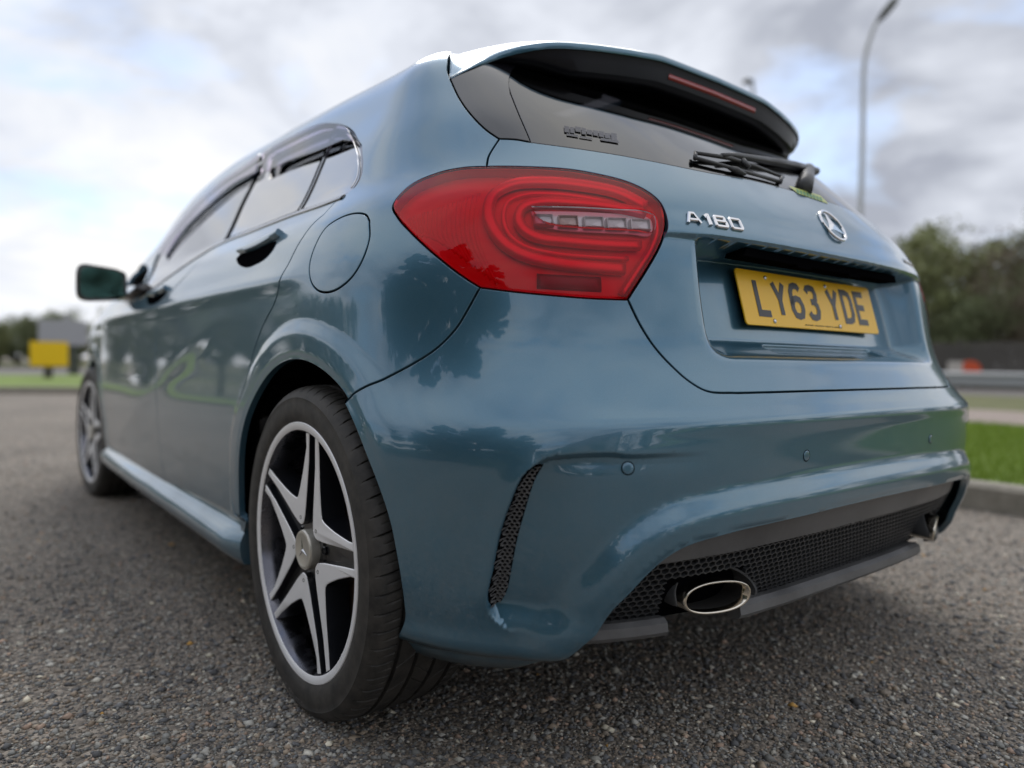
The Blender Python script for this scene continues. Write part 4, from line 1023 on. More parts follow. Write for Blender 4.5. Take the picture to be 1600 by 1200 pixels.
def liploft(s0, s1, n=40):
    prof = [(.0, .022, -.030), (.006, .024, -.012), (.012, .018, -.003), (.012, .004, -.001), (.006, -.003, -.006), (-.02, -.006, -.03)]
    V = []
    for s_ in np.linspace(s0, s1, n):
        P = base(np.array([s_]), np.array([.25]))[0]; nn = bnorm(np.array([s_]), np.array([.38]))[0]; nn[2] = 0; nn /= np.linalg.norm(nn)
        for a, dz, b in prof: V.append(P+nn*(b*1.-.010)+np.array([0, 0, dz]))
    m_ = len(prof); F_ = [(i*m_+j, i*m_+(j+1) % m_, (i+1)*m_+(j+1) % m_, (i+1)*m_+j) for i in range(n-1) for j in range(m_)]+[tuple(range(m_)), tuple((n-1)*m_+j for j in range(m_))[::-1]]
    return V, F_
for a_, b_ in ((-.325, .325), (-.60, -.462), (.462, .60)):
    v, f = liploft(a_, b_); o = mesh_obj('diffuser_lip', v, f, M['trim_plastic'], car); autosmooth(o, 30)
# ------------------------------------------------------------------ exhaust tips and their hoods
def oval(cx_, cz_, a, b, y, n=48, e=.86, tilt=0.):
    out = []
    for i in range(n):
        t_ = 2*PI*i/n; c_, s_ = math.cos(t_), math.sin(t_); X, Z = a*np.sign(c_)*abs(c_)**e, b*np.sign(s_)*abs(s_)**e
        out.append((cx_+X, y, cz_+Z))
    return out
for sg in (-1, 1):
    ec = (sg*.424, .112, .300); ex_ = bpy.data.objects.new('exhaust_tip', None); COL.objects.link(ex_); ex_.parent = car
    rings = [(.056, .022, .24), (.062, .0255, .20), (.0595, .0270, .012), (.0610, .0280, .002), (.0607, .0278, -.002), (.0585, .0262, -.0035), (.0560, .0240, -.001), (.0540, .0225, .010), (.056, .0205, .03), (.050, .018, .12)]
    V = []; 
    for a, b, dy in rings: V += [(x, y+(z-ec[2])*-.12+.34*sg*(x-ec[0]), z) for x, y, z in oval(ec[0], ec[2], a, b, ec[1]+dy)]
    n = 48; F_ = [(k*n+i, k*n+(i+1) % n, (k+1)*n+(i+1) % n, (k+1)*n+i) for k in range(len(rings)-1) for i in range(n)]
    fm2 = [1 if k >= 7 else 0 for k in range(len(rings)-1) for i in range(n)]
    F_.append(tuple(range((len(rings)-1)*n, len(rings)*n))); fm2.append(1)
    mesh_obj('tip_ring', V, F_, [M['exhaust_chrome'], M['soot']], ex_, fm=fm2)
    V = []; hp = [(.076, .044, .045), (.080, .048, .010), (.078, .046, .006), (.075, .043, .007), (.073, .041, .03), (.071, .04, .10)]
    m_ = 40
    for a, b, dy in hp:
        for i in range(m_):
            t_ = math.radians(-12+204*i/(m_-1)); V.append((ec[0]+sg*-.004+a*math.cos(t_), ec[1]+dy-.004+.02*max(0, math.sin(t_))+.30*sg*a*math.cos(t_), ec[2]+.002+b*math.sin(t_)))
    F_ = [(k*m_+i, k*m_+i+1, (k+1)*m_+i+1, (k+1)*m_+i) for k in range(len(hp)-1) for i in range(m_-1)]
    o = mesh_obj('exhaust_hood', V, F_, M['black_plastic'], car); autosmooth(o, 50)
# ------------------------------------------------------------------ wheels
def tyre_vf():
    prof = [(-.094, .229), (-.100, .238), (-.1075, .2475), (-.1115, .257), (-.1130, .268), (-.1125, .282), (-.1108, .291), (-.1115, .2935), (-.1100, .296), (-.1060, .3035), (-.0995, .3095), (-.092, .3135), (-.082, .3158), (-.072, .3170), (-.0655, .3172)]
    def groove(c, w_=.0042, d=.0075): return [(c-w_, .3175), (c-w_+.001, .3175-d), (c+w_-.001, .3175-d), (c+w_, .3175)]
    mid = groove(-.060)+[(-.045, .3178), (-.030, .3178)]+groove(-.021)+[(-.008, .318), (.008, .318)]+groove(.021)+[(.030, .3178), (.045, .3178)]+groove(.060)
    prof = prof+mid+[(-a, r) for a, r in prof[::-1]]
    nseg = 62*14; V = []
    pr = np.array(prof)
    V, F_ = lathe_vf(prof, nseg, 'x'); V = V.reshape(len(prof), nseg, 3)
    for j, (a, r) in enumerate(prof):
        aa = abs(a)
        for k in range(nseg):
            d = 0
            if .0645 < aa < .1035 and r > .302 and k % 14 == 0: d = .0050 if aa < .093 else .0028
            if .0645 < aa < .090 and r > .302 and k % 14 == 7: d = .0016
            if aa < .0565 and r > .317 and k % 28 == 3: d = .0025
            if aa < .0195 and r > .317 and k % 28 == 17: d = .002
            if d: V[j, k, 1:] *= (r-d)/r
        sh = (aa-.065)*.25 if aa > .0645 else a*.9+.1
        if .02 < aa < .058: sh = -a*.8
        c_, s_ = math.cos(sh/.3175*1.0), math.sin(sh/.3175*1.0)
        if r > .29: V[j, :, 1:] = V[j, :, 1:]@np.array([[c_, s_], [-s_, c_]])
    V = V.reshape(-1, 3)
    return V, F_
def contact(V, ax_z=AZ):
    V = np.array(V); z = V[:, 2]+ax_z; lo = z < .010
    V[:, 2] = np.where(z < .004, .0005-ax_z+np.clip(z, -.01, .004)*.1, V[:, 2]); bulge = np.exp(-np.maximum(0, z)/.03)*.004*np.sign(V[:, 0])*(abs(V[:, 0]) > .08); V[:, 0] += bulge
    return V
def poly_extrude(pl, afn, depth, bev=.0016):
    """pl in the wheel plane (y,z); face at axial afn(r), sides go inwards by depth"""
    p = np.array(pl); n = len(p)
    q = inset(p, bev); r0 = np.hypot(p[:, 0], p[:, 1]); r1 = np.hypot(q[:, 0], q[:, 1])
    ring0 = np.stack([afn(r1), q[:, 0], q[:, 1]], 1); ring1 = np.stack([afn(r0)+bev*.8, p[:, 0], p[:, 1]], 1); pin = inset(p, -.0045); rr = np.hypot(pin[:, 0], pin[:, 1])
    ring2 = np.stack([afn(r0)+depth, pin[:, 0], pin[:, 1]], 1)
    V = np.concatenate([ring0, ring1, ring2]); F_ = []; fmx = []
    from mathutils.geometry import tessellate_polygon
    tri = tessellate_polygon([[Vector((a, b, 0)) for a, b in q]])
    for t in tri: F_.append(tuple(t)); fmx.append(0)
    for k in range(2):
        for i in range(n): F_.append((k*n+i, k*n+(i+1) % n, (k+1)*n+(i+1) % n, (k+1)*n+i)); fmx.append(0 if k == 0 else 1)
    return V, F_, fmx
def afn(r): return -.1005+.004*np.clip((.225-r)/.17, 0, 1)-.003*np.clip((r-.20)/.03, 0, 1)
J0 = 79.5
M['barrel'] = noise_bump(mat('rim_barrel', (.16, .16, .18), .22, 1), 40, .1, .0004, roughvar=(30, .12, .4))
def make_wheel():
    root = bpy.data.objects.new('wheel', None); COL.objects.link(root); root.parent = car
    v, f = tyre_vf(); t = mesh_obj('tyre', contact(v), f, M['rubber'], root); autosmooth(t, 28)
    prof = [(-.0985, .2395), (-.1045, .2462), (-.1075, .2468), (-.1090, .2455), (-.1092, .2425), (-.1080, .2340), (-.1060, .2310), (-.1010, .2290), (-.094, .2265), (-.080, .2235), (-.040, .219), (.02, .216), (.09, .222), (.106, .245)]
    v, f = lathe_vf(prof, 128, 'x'); fm2 = [0 if k < 6 else 1 for k in range(len(prof)-1) for i in range(128)]
    r = mesh_obj('rim', v, f, [M['rim_face'], M['barrel']], root, fm=fm2); autosmooth(r, 30)
    v, f = lathe_vf([(-.084, .034), (-.084, .054), (-.076, .066), (-.05, .078), (.0, .082), (.03, .08), (.03, .0)], 48, 'x'); h = mesh_obj('hub', v, f, M['rim_black'], root); autosmooth(h, 30)
    for k in range(5):
        a = math.radians(J0+36+72*k); ca, sa = math.cos(a), math.sin(a)
        half = [(.228, 28.6), (.200, 27.4), (.172, 24.1), (.1453, 19.4), (.122, 12.2), (.108, 5.0), (.104, 0)]
        outr = [(.050, 0), (.053, 10), (.063, 17), (.085, 23.5), (.117, 27.4), (.171, 30.7), (.228, 32.4)]
        pts = [(r_, b) for r_, b in outr]+[(r_, b) for r_, b in half]; pts = pts+[(r_, -b) for r_, b in half[::-1][1:]]+[(r_, -b) for r_, b in outr[::-1][:-1]]
        # rearwards is -Y: angle measured from -Y up to +Z
        pl = [(-(r_*math.cos(a+math.radians(b))), r_*math.sin(a+math.radians(b))) for r_, b in pts]
        v, f, fm2 = poly_extrude(pl, afn, .045); s_ = mesh_obj('spoke', v, f, [M['rim_face'], M['rim_black']], root, fm=fm2); autosmooth(s_, 25)
        hx, hz = -.0640*math.cos(a), .0640*math.sin(a); v, f = lathe_vf([(-.0960, .0044), (-.0975, .0034), (-.094, .0026), (-.094, .0001)], 12, 'x', (0, hx, hz)); mesh_obj('spoke_rivet', v, f, M['gap_black'], root)
        a2 = math.radians(J0+72*k); d = np.array([-math.cos(a2), math.sin(a2)]); e_ = np.array([-d[1], d[0]])
        pl = [tuple(d*r_+e_*w_) for r_, w_ in ((.05, .026), (.12, .024), (.18, .022), (.232, .024))]+[tuple(d*r_-e_*w_) for r_, w_ in ((.232, .024), (.18, .022), (.12, .024), (.05, .026))]
        v, f, fm2 = poly_extrude(pl, lambda r_: afn(r_)+.016, .035, .004); s_ = mesh_obj('spoke_web', v, f, [M['rim_black'], M['rim_black']], root, fm=fm2); autosmooth(s_, 30)
        bx, bz = -.056*math.cos(a2), .056*math.sin(a2); v, f = lathe_vf([(-.070, .0095), (-.084, .0090), (-.086, .007), (-.082, .006), (-.082, .0001)], 6, 'x', (0, bx, bz)); mesh_obj('wheel_bolt', v, f, M['rim_black'], root, False)
    v, f = lathe_vf([(-.070, .0385), (-.1010, .0385), (-.1040, .0365), (-.1045, .032), (-.1035, .030), (-.1040, .0001)], 40, 'x'); c = mesh_obj('hub_cap', v, f, mat('cap_grey', (.60, .57, .50), .32, .5), root); autosmooth(c, 30)
    vf = []
    for k in range(3):
        an = math.radians(90+120*k+14); d = np.array([0, -math.cos(an), math.sin(an)]); e_ = np.array([0, -d[2], d[1]]); X = np.array([1., 0, 0]); P = X*-.1042
        vf.append((np.array([P-X*.0018, P+d*.024, P+(d*.5+e_*.866)*.0045, P+(d*.5-e_*.866)*.0045]), [(0, 2, 1), (0, 1, 3), (1, 2, 3)]))
    v, f = merge(vf); mesh_obj('cap_star', v, f, M['chrome'], root, False)
    v, f = lathe_vf([(-.040, .05), (-.040, .150), (-.014, .150), (-.014, .05)], 64, 'x'); b = mesh_obj('brake_disc', v, f, M['disc'], root); autosmooth(b, 30)
    v, f = lathe_vf([(-.030, .0), (-.058, .0001), (-.060, .07), (-.054, .078), (-.039, .080)], 48, 'x'); b = mesh_obj('disc_bell', v, f, M['disc'], root); autosmooth(b, 30)
    vf = []
    for a in np.radians(np.arange(-14, 40, 9)):
        c = np.array([-.026, .128*math.cos(a), .128*math.sin(a)]); R_ = np.array([[1, 0, 0], [0, math.cos(a), -math.sin(a)], [0, math.sin(a), math.cos(a)]]); vf.append(box_vf(c, (.075, .062, .034), R_))
    v, f = merge(vf); mesh_obj('brake_caliper', v, f, mat('caliper', (.06, .045, .04), .6, .3), root, False)
    vf = [tube_vf([(-.085, -.175, -.140), (-.105, -.182, -.145)], .0035, 8)]
    v, f = merge(vf); mesh_obj('tyre_valve', v, f, M['lamp_silver'], root)
    # moulded lettering on the sidewall
    fc = bpy.data.curves.new('t', 'FONT'); fc.body = 'HIFLY'; fc.size = .026; fc.extrude = .0006; fo = bpy.data.objects.new('t', fc); COL.objects.link(fo); bpy.context.view_layer.update()
    me = bpy.data.meshes.new_from_object(fo.evaluated_get(bpy.context.evaluated_depsgraph_get())); bpy.data.objects.remove(fo)
    co = np.zeros(len(me.vertices)*3); me.vertices.foreach_get('co', co); co = co.reshape(-1, 3)
    out = []
    for x, y, z in co:
        r_ = .2875-y*.92; an = math.radians(-103)+x*1.45/.28; ax_ = -.1131-.0006*(z > 0)+.0004*(abs(r_-.27) > .01)
        out.append((ax_, -r_*math.cos(an), r_*math.sin(an)))
    me.vertices.foreach_set('co', np.array(out).ravel()); me.update(); me.name = 'tyre_lettering'; link('tyre_lettering', me, root, mat('rubber_letter', (.17, .16, .15), .6))
    return root
wl = make_wheel(); wl.location = (-.7745, AX, AZ)
wheels = [wl]
for (x, y, rz) in ((-.7745, FX, 0), (.7745, AX, PI), (.7745, FX, PI)):
    c = copy_tree(wl, car); c.location = (x, y, AZ); c.rotation_euler = (0, 0, rz); wheels.append(c)
wheels[1].rotation_euler = (0, 0, math.radians(3))
# ------------------------------------------------------------------ interior seen through the glass
def seat(x, y):
    v1 = prism_vf(rrect(.46, .52, .08), (x, y, .88), (1, 0, 0), (0, -.22, .975), (0, .975, .22), 0, .14, .02); v2 = prism_vf(rrect(.27, .17, .05), (x, y-.10, 1.235), (1, 0, 0), (0, -.15, .99), (0, .99, .15), 0, .09, .02)
    v, f = merge([v1, v2, box_vf((x, y-.07, 1.15), (.12, .02, .08)), box_vf((x, y+.25, .56), (.48, .5, .14))]); o = mesh_obj('seat', v, f, M['fabric'], car); autosmooth(o, 35)
for x, y in ((-.37, 1.95), (.37, 1.95), (-.37, 1.08), (.37, 1.08)): seat(x, y)
v, f = merge([box_vf((0, 1.9, .36), (1.5, 2.4, .04)), box_vf((0, 2.95, .86), (1.4, .35, .16)), box_vf((0, .78, .80), (1.2, .05, .55)), box_vf((0, 1.6, 1.375), (.95, 1.3, .02))]); mesh_obj('cabin_lining', v, f, M['fabric'], car, False)
# ------------------------------------------------------------------ ground: tarmac with surface chippings, kerb, verge, roads
def ramp_mat(name, scale, cols, rough=.85, bump=.0, bdist=.003, vor=None, big=None):
    m = bpy.data.materials.new(name); m.use_nodes = True; nt = m.node_tree; b = nt.nodes['Principled BSDF']; b.inputs['Roughness'].default_value = rough
    tc = N(nt, 'ShaderNodeTexCoord')
    if vor: t = N(nt, 'ShaderNodeTexVoronoi', i_Scale=vor); L(nt, tc.outputs['Object'], t.inputs['Vector']); src = t.outputs['Color']; hgt = t.outputs['Distance']
    else: t = N(nt, 'ShaderNodeTexNoise', i_Scale=scale, i_Detail=8.0, i_Roughness=.65); L(nt, tc.outputs['Object'], t.inputs['Vector']); src = t.outputs[0]; hgt = t.outputs[0]
    r = N(nt, 'ShaderNodeValToRGB'); L(nt, src, r.inputs[0]); el = r.color_ramp.elements
    while len(el) < len(cols): el.new(.5)
    for e_, (p, c) in zip(sorted(el, key=lambda q: q.position), cols): pass
    for i, (p, c) in enumerate(cols): el[i].position = p; el[i].color = (*c, 1)
    out = r.outputs[0]
    if big:
        n2 = N(nt, 'ShaderNodeTexNoise', i_Scale=big[0], i_Detail=6.0, i_Roughness=.6); L(nt, tc.outputs['Object'], n2.inputs['Vector'])
        mr = N(nt, 'ShaderNodeMapRange', i_From_Min=.3, i_From_Max=.7, i_To_Min=big[1], i_To_Max=big[2]); L(nt, n2.outputs[0], mr.inputs['Value'])
        mm = N(nt, 'ShaderNodeMix', data_type='RGBA', blend_type='MULTIPLY'); mm.inputs[0].default_value = 1; L(nt, out, mm.inputs[6]); L(nt, mr.outputs[0], mm.inputs[7]); out = mm.outputs[2]
    L(nt, out, b.inputs['Base Color'])
    if bump:
        bu = N(nt, 'ShaderNodeBump', i_Strength=bump, i_Distance=bdist); L(nt, hgt, bu.inputs['Height'])
        if vor: bu.invert = True
        L(nt, bu.outputs[0], b.inputs['Normal'])
    return m
tarmac = ramp_mat('tarmac', 0, [(.15, (.080, .074, .066)), (.42, (.185, .158, .130)), (.62, (.265, .228, .188)), (.85, (.40, .345, .285))], .85, .9, .005, vor=125, big=(.8, .78, 1.16))
grassm = ramp_mat('grass_soil', 1.6, [(.3, (.11, .165, .025)), (.7, (.20, .28, .05))], .9, .6, .02)
drygrass = ramp_mat('dry_grass', 2.5, [(.3, (.085, .10, .035)), (.7, (.16, .155, .06))], .9, .6, .02)
roadm = ramp_mat('road', 30, [(.3, (.13, .12, .115)), (.7, (.20, .185, .175))], .85, .3)
pinkm = ramp_mat('footpath', 20, [(.3, (.24, .19, .165)), (.7, (.34, .28, .24))], .85, .3)
concrete = ramp_mat('concrete', 14, [(.3, (.20, .185, .15)), (.7, (.33, .30, .25))], .85, .5, .004)
def sheet(name, poly, z, m, kind='structure'):
    v = [(x, y, z) for x, y in poly]; o = mesh_obj(name, v, [tuple(range(len(v)))], m, None, False); o['kind'] = kind; return o
g = sheet('ground', [(-900, -900), (900, -900), (900, 900), (-900, 900)], 0, tarmac)
# kerb line: along the car's right, curving across in front and away to the left
cv = [(2.52, -30), (2.52, -10), (2.52, 0), (2.53, 8)]+[(2.53-5*(1-math.cos(a)), 10.5+5*math.sin(a)) for a in np.radians(np.arange(0, 91, 10))]+[(-8, 15.9), (-30, 17.2), (-60, 19.5)]
cv = np.array(cv)
def offs(c, d):
    t = np.gradient(c, axis=0); t /= np.linalg.norm(t, axis=1)[:, None]; return c+np.stack([t[:, 1], -t[:, 0]], 1)*d
seg = np.linalg.norm(np.diff(cv, axis=0), axis=1); cum = np.concatenate([[0], np.cumsum(seg)])
def along(d): return np.array([np.interp(d, cum, cv[:, 0]), np.interp(d, cum, cv[:, 1])])
kv, kf = prism_vf([(-.075, -.10), (.075, -.10), (.075, .125), (.05, .128), (-.055, .128), (-.075, .108)], (0, 0, 0), (1, 0, 0), (0, 0, 1), (0, 1, 0), -.4475, .4475, .004)
kerb = mesh_obj('kerb', [(x, y, -.02) for x, y in offs(cv, -.06)]+[(x, y, .06) for x, y in offs(cv, .06)], [(i, i+1, len(cv)+i+1, len(cv)+i) for i in range(len(cv)-1)], concrete, None, False); kerb['kind'] = 'structure'
k0 = mesh_obj('kerb_stone', kv, kf, concrete, kerb, False)
d = 12.; first = True
while d < cum[-1]-1 and d < 90:
    p = along(d); q = along(d+.9); o = k0 if first else k0.copy()
    if not first: COL.objects.link(o)
    first = False; o.location = (p[0]*.5+q[0]*.5, p[1]*.5+q[1]*.5, random.uniform(-.004, .004)); o.rotation_euler = (0, 0, math.atan2(q[1]-p[1], q[0]-p[0])-PI/2+random.uniform(-.004, .004)); d += .902
inner_ = offs(cv, .07)
sheet('verge', [tuple(p) for p in inner_]+[(-60, 30), (-8, 27.5), (3, 25), (6.75, 19), (6.75, -30)], .118, grassm)
sheet('footpath', [(6.75, -60), (9.5, -60), (9.5, 40), (6.75, 22)], .122, pinkm)
sheet('far_verge', [(9.5, -60), (15.4, -60), (15.4, 45), (9.5, 40)], .120, drygrass)
sheet('road', [(15.6, -80), (23, -80), (23, 60), (15.6, 60)], .05, roadm)
sheet('far_road', [(-120, 31), (-8, 28.3), (9, 26.5), (9, 45), (-10, 49), (-120, 60)], .03, roadm)
sheet('distant_grass', [(-200, 60.5), (-10, 49.5), (15, 46), (30, 90), (-200, 120)], .05, drygrass)
sheet('side_verge', [(-16, -40), (-9.5, -40), (-9.5, 12.5), (-16, 12.5)], .02, drygrass)
# grass blades
def blades(name, n, xr, yr, z, h0, h1, m, mask=None):
    x = rng.uniform(*xr, n); y = rng.uniform(*yr, n)
    if mask is not None: k = mask(x, y); x, y = x[k], y[k]; n = len(x)
    a = rng.uniform(0, 2*PI, n); h = rng.uniform(h0, h1, n); w_ = rng.uniform(.0025, .0055, n); ln = rng.uniform(0, .6, n)*h; b = rng.uniform(0, 2*PI, n)
    V = np.empty((n, 3, 3)); V[:, 0] = np.stack([x-np.cos(a)*w_, y-np.sin(a)*w_, np.full(n, z)], 1); V[:, 1] = np.stack([x+np.cos(a)*w_, y+np.sin(a)*w_, np.full(n, z)], 1); V[:, 2] = np.stack([x+np.cos(b)*ln, y+np.sin(b)*ln, z+h], 1)
    return fast_mesh(name, V.reshape(-1, 3), np.arange(n*3).reshape(-1, 3), m)
def fast_mesh(name, V, F_, m, parent=None, colors=None):
    me = bpy.data.meshes.new(name); n, k = F_.shape
    me.vertices.add(len(V)); me.vertices.foreach_set('co', np.asarray(V, np.float32).ravel()); me.loops.add(n*k); me.loops.foreach_set('vertex_index', F_.astype(np.int32).ravel())
    me.polygons.add(n); me.polygons.foreach_set('loop_start', np.arange(0, n*k, k, dtype=np.int32)); me.polygons.foreach_set('loop_total', np.full(n, k, np.int32))
    if colors is not None:
        at_ = me.color_attributes.new('col', 'FLOAT_COLOR', 'POINT'); at_.data.foreach_set('color', np.asarray(colors, np.float32).ravel())
    me.update(); me.validate(); return link(name, me, parent, m)
bm_ = mat('grass_blade', (.23, .32, .05), .6, spec=.2)
o = blades('grass', 60000, (2.62, 6.75), (-1.5, 4.2), .118, .02, .055, bm_); o['kind'] = 'stuff'
# loose and bound chippings near the car
def stones(n):
    # denser close to the lens
    dep = .80+7.5*rng.random(n)**2.6; lat = rng.uniform(-.80, .80, n)*dep*1.0
    P2 = CAM[:2]+np.outer(dep, CF[:2]/np.linalg.norm(CF[:2]))+np.outer(lat, CR[:2]/np.linalg.norm(CR[:2]))
    r = np.exp(rng.normal(math.log(.0034), .45, n)); r = np.clip(r, .0013, .0115)
    big_ = rng.random(n) < .004; r[big_] = rng.uniform(.006, .011, big_.sum())
    base_ = np.array([(1, 0, 0), (-1, 0, 0), (0, 1, 0), (0, -1, 0), (0, 0, 1), (.0, .0, -.6)], float)
    V = base_[None]*(1+rng.uniform(-.30, .45, (n, 6, 1))); V = V+rng.uniform(-.22, .22, (n, 6, 3))
    V *= np.stack([np.ones(n), rng.uniform(.6, 1, n), rng.uniform(.35, .70, n)], 1)[:, None]
    a = rng.uniform(0, 2*PI, n); c, s_ = np.cos(a), np.sin(a); X = V[..., 0]*c[:, None]-V[..., 1]*s_[:, None]; Y = V[..., 0]*s_[:, None]+V[..., 1]*c[:, None]
    V = np.stack([X, Y, V[..., 2]], -1)*r[:, None, None]; V[..., 0] += P2[:, 0:1]; V[..., 1] += P2[:, 1:2]; V[..., 2] += (r*.16)[:, None]
    F0 = np.array([(0, 2, 4), (2, 1, 4), (1, 3, 4), (3, 0, 4), (2, 0, 5), (1, 2, 5), (3, 1, 5), (0, 3, 5)])
    F_ = (F0[None]+6*np.arange(n)[:, None, None]).reshape(-1, 3)
    pal = np.array([(.12, .122, .13), (.185, .185, .18), (.30, .29, .27), (.18, .155, .13), (.26, .21, .165), (.33, .24, .19), (.40, .38, .34), (.085, .085, .09), (.50, .46, .38), (.42, .24, .07)])
    pr = np.array([.20, .20, .13, .14, .10, .045, .05, .12, .013, .0006]); pr /= pr.sum(); ci = rng.choice(len(pal), n, p=pr); col = pal[ci]*rng.uniform(1.1, 1.95, (n, 1))*np.array([[1.0, .99, .95]]); fx_, fy_ = P2[:, 0], P2[:, 1]; fld = 1+.13*np.sin(fx_*3.1+1.7*np.sin(fy_*2.3))*np.cos(fy_*2.7+fx_*1.1)+.09*np.sin(fx_*7.3-fy_*5.9); col = col*fld[:, None]
    C4 = np.concatenate([np.repeat(col, 6, 0), np.ones((n*6, 1))], 1)
    return V.reshape(-1, 3), F_, C4
cm = mat('chippings', (.2, .2, .2), .75, spec=.35)
_a = cm.node_tree.nodes.new('ShaderNodeAttribute'); _a.attribute_name = 'col'; L(cm.node_tree, _a.outputs['Color'], cm.node_tree.nodes['Principled BSDF'].inputs['Base Color'])
V, F_, C4 = stones(150000); o = fast_mesh('gravel_chippings', V, F_, cm, None, C4); o['kind'] = 'stuff'

# ------------------------------------------------------------------ trees
def leaf_mat(name, c1, c2):
    m = ramp_mat(name, .9, [(.3, c1), (.7, c2)], .65); return m
LM = [leaf_mat('leaf_olive', (.16, .19, .07), (.32, .33, .15)), leaf_mat('leaf_dark', (.10, .13, .055), (.21, .23, .11)), leaf_mat('leaf_brown', (.12, .095, .06), (.22, .18, .12)), leaf_mat('leaf_fresh', (.075, .11, .014), (.17, .21, .03))]
bark = ramp_mat('bark', 8, [(.3, (.045, .036, .028)), (.7, (.11, .09, .07))], .9, .7, .01)
def tree_meshes(h, rw, n, m, seed, conifer=False, leaf=.10, base_h=.18):
    r_ = np.random.default_rng(seed); parts = []
    trunk = [(0, 0, -.1)]; x = y = 0
    for k in range(1, 8):
        x += r_.normal(0, .03)*h/6; y += r_.normal(0, .03)*h/6; trunk.append((x, y, h*.9*k/7))
    parts.append(tube_vf(trunk, np.linspace(h*.028, h*.006, 8), 7)); tips = []
    nb = 26 if not conifer else 60
    for k in range(nb):
        z0 = h*(base_h+(.88-base_h)*((k+.5)/nb)); i = min(6, int(z0/(h*.9)*7)); p0 = np.array(trunk[i])*(1)+0.; p0 = np.array([p0[0], p0[1], z0]); a = r_.uniform(0, 2*PI)
        if conifer: ln = rw*(1-(z0/h))*1.25*r_.uniform(.8, 1.1)+.1; dz = -.12*ln
        else: f_ = math.sin(PI*min(1, max(.08, (z0/h-base_h*.6)/(1.02-base_h*.6))))**.7; ln = rw*f_*r_.uniform(.65, 1.15); dz = ln*r_.uniform(.25, .8)
        p1 = p0+np.array([math.cos(a)*ln*.5, math.sin(a)*ln*.5, dz*.35]); p2 = p0+np.array([math.cos(a+.2)*ln, math.sin(a+.2)*ln, dz])
        parts.append(tube_vf([p0, p1, p2], [h*.011*(1-z0/h)+.012, .012, .004], 5)); tips += [(p1, ln*.30), (p2, ln*.34), ((p1+p2)/2, ln*.33)]
        if not conifer:
            for q in range(2):
                t_ = p1+r_.normal(0, ln*.28, 3); parts.append(tube_vf([p1, t_], [.012, .003], 4)); tips.append((t_, ln*.3))
    tv, tf = merge(parts)
    ti = r_.integers(0, len(tips), n); c = np.array([t[0] for t in tips])[ti]; sg = np.array([t[1] for t in tips])[ti]
    dsp = r_.normal(0, 1, (n, 3)); dsp /= np.linalg.norm(dsp, axis=1)[:, None]; dsp *= (r_.random((n, 1))**.5); dsp[:, 2] *= .6 if not conifer else .28
    P = c+dsp*sg[:, None]*1.25
    u_ = r_.normal(0, 1, (n, 3)); u_ /= np.linalg.norm(u_, axis=1)[:, None]; v_ = np.cross(u_, r_.normal(0, 1, (n, 3))); v_ /= np.linalg.norm(v_, axis=1)[:, None]
    s_ = (leaf*r_.uniform(.5, 1.3, n))[:, None]
    V = np.stack([P-u_*s_*.5, P+v_*s_*.32, P+u_*s_*.6, P-v_*s_*.3], 1).reshape(-1, 3); F_ = np.arange(n*4).reshape(-1, 4)
    return (tv, tf), (V, F_)
def make_tree(name, loc, h, rw, n, m, seed, label, group, **k):
    (tv, tf), (V, F_) = tree_meshes(h, rw, n, m, seed, **k)
    r = empty(name, loc, label, 'tree', group); mesh_obj('trunk', tv, tf, bark, r); c = fast_mesh('crown', V, F_, m, r); return r
protoA = make_tree('broadleaf_tree', (25.0, 10.6, 0), 5.4, 2.3, 15000, LM[0], 1, 'olive green bushy tree nearest the right rear corner of the car', 'trees beyond the road on the right', leaf=.14, base_h=.08)
protoB = make_tree('broadleaf_tree', (29.5, 6.4, 0), 5.3, 2.5, 15000, LM[1], 2, 'dark green bushy tree at the right edge of the photo, behind the fence', 'trees beyond the road on the right', leaf=.14, base_h=.08)
protoC = make_tree('bare_tree', (27.2, 8.9, 0), 5.1, 2.2, 7000, LM[2], 3, 'brownish thinly leaved tree between the two green trees on the right', 'trees beyond the road on the right', leaf=.11, base_h=.06)
LM.append(leaf_mat('leaf_conifer', (.035, .050, .022), (.09, .11, .05)))
protoD = make_tree('conifer', (-9.0, -1.9, 0), 9.6, 3.1, 60000, LM[4], 4, 'tall dark conifer mirrored in the paint of the rear bumper corner', None, conifer=True, leaf=.20, base_h=.04)
def inst(src, loc, rz, sc, label, group, m=None):
    c = copy_tree(src); c.location = loc; c.rotation_euler = (0, 0, rz); c.scale = (sc, sc, sc*random.uniform(.92, 1.08)); c['label'] = label
    if group: c['group'] = group
    elif 'group' in c: del c['group']
    if m is not None:
        for ch in c.children:
            if ch.name.startswith('crown'): ch.data = ch.data.copy(); ch.data.materials[0] = m
    return c
RG = 'trees beyond the road on the right'
back_lbl = 'dark tree in the far belt of trees beyond the road on the right'
for k, (x, y, s_, src) in enumerate([(28.5, 13.6, .78, protoB), (31, 10.4, 1.02, protoA), (33, 7.2, 1.1, protoB), (26.2, 7.2, .62, protoC), (30.5, 3.6, 1.05, protoA), (33.5, 11.5, 1.0, protoC), (34, 3.4, 1.1, protoB), (24.8, 8.9, .60, protoB), (27.4, 5.0, .62, protoB), (29, 1.0, .95, protoA), (36, 9, 1.2, protoB)]):
    inst(src, (x, y, 0), k*1.7, s_, back_lbl, RG)
inst(protoC, (27.9, 12.9, 0), 2.2, .98, 'thin hazy treetop just above the right shoulder of the tailgate', RG)
LG = 'trees on the horizon at the left'
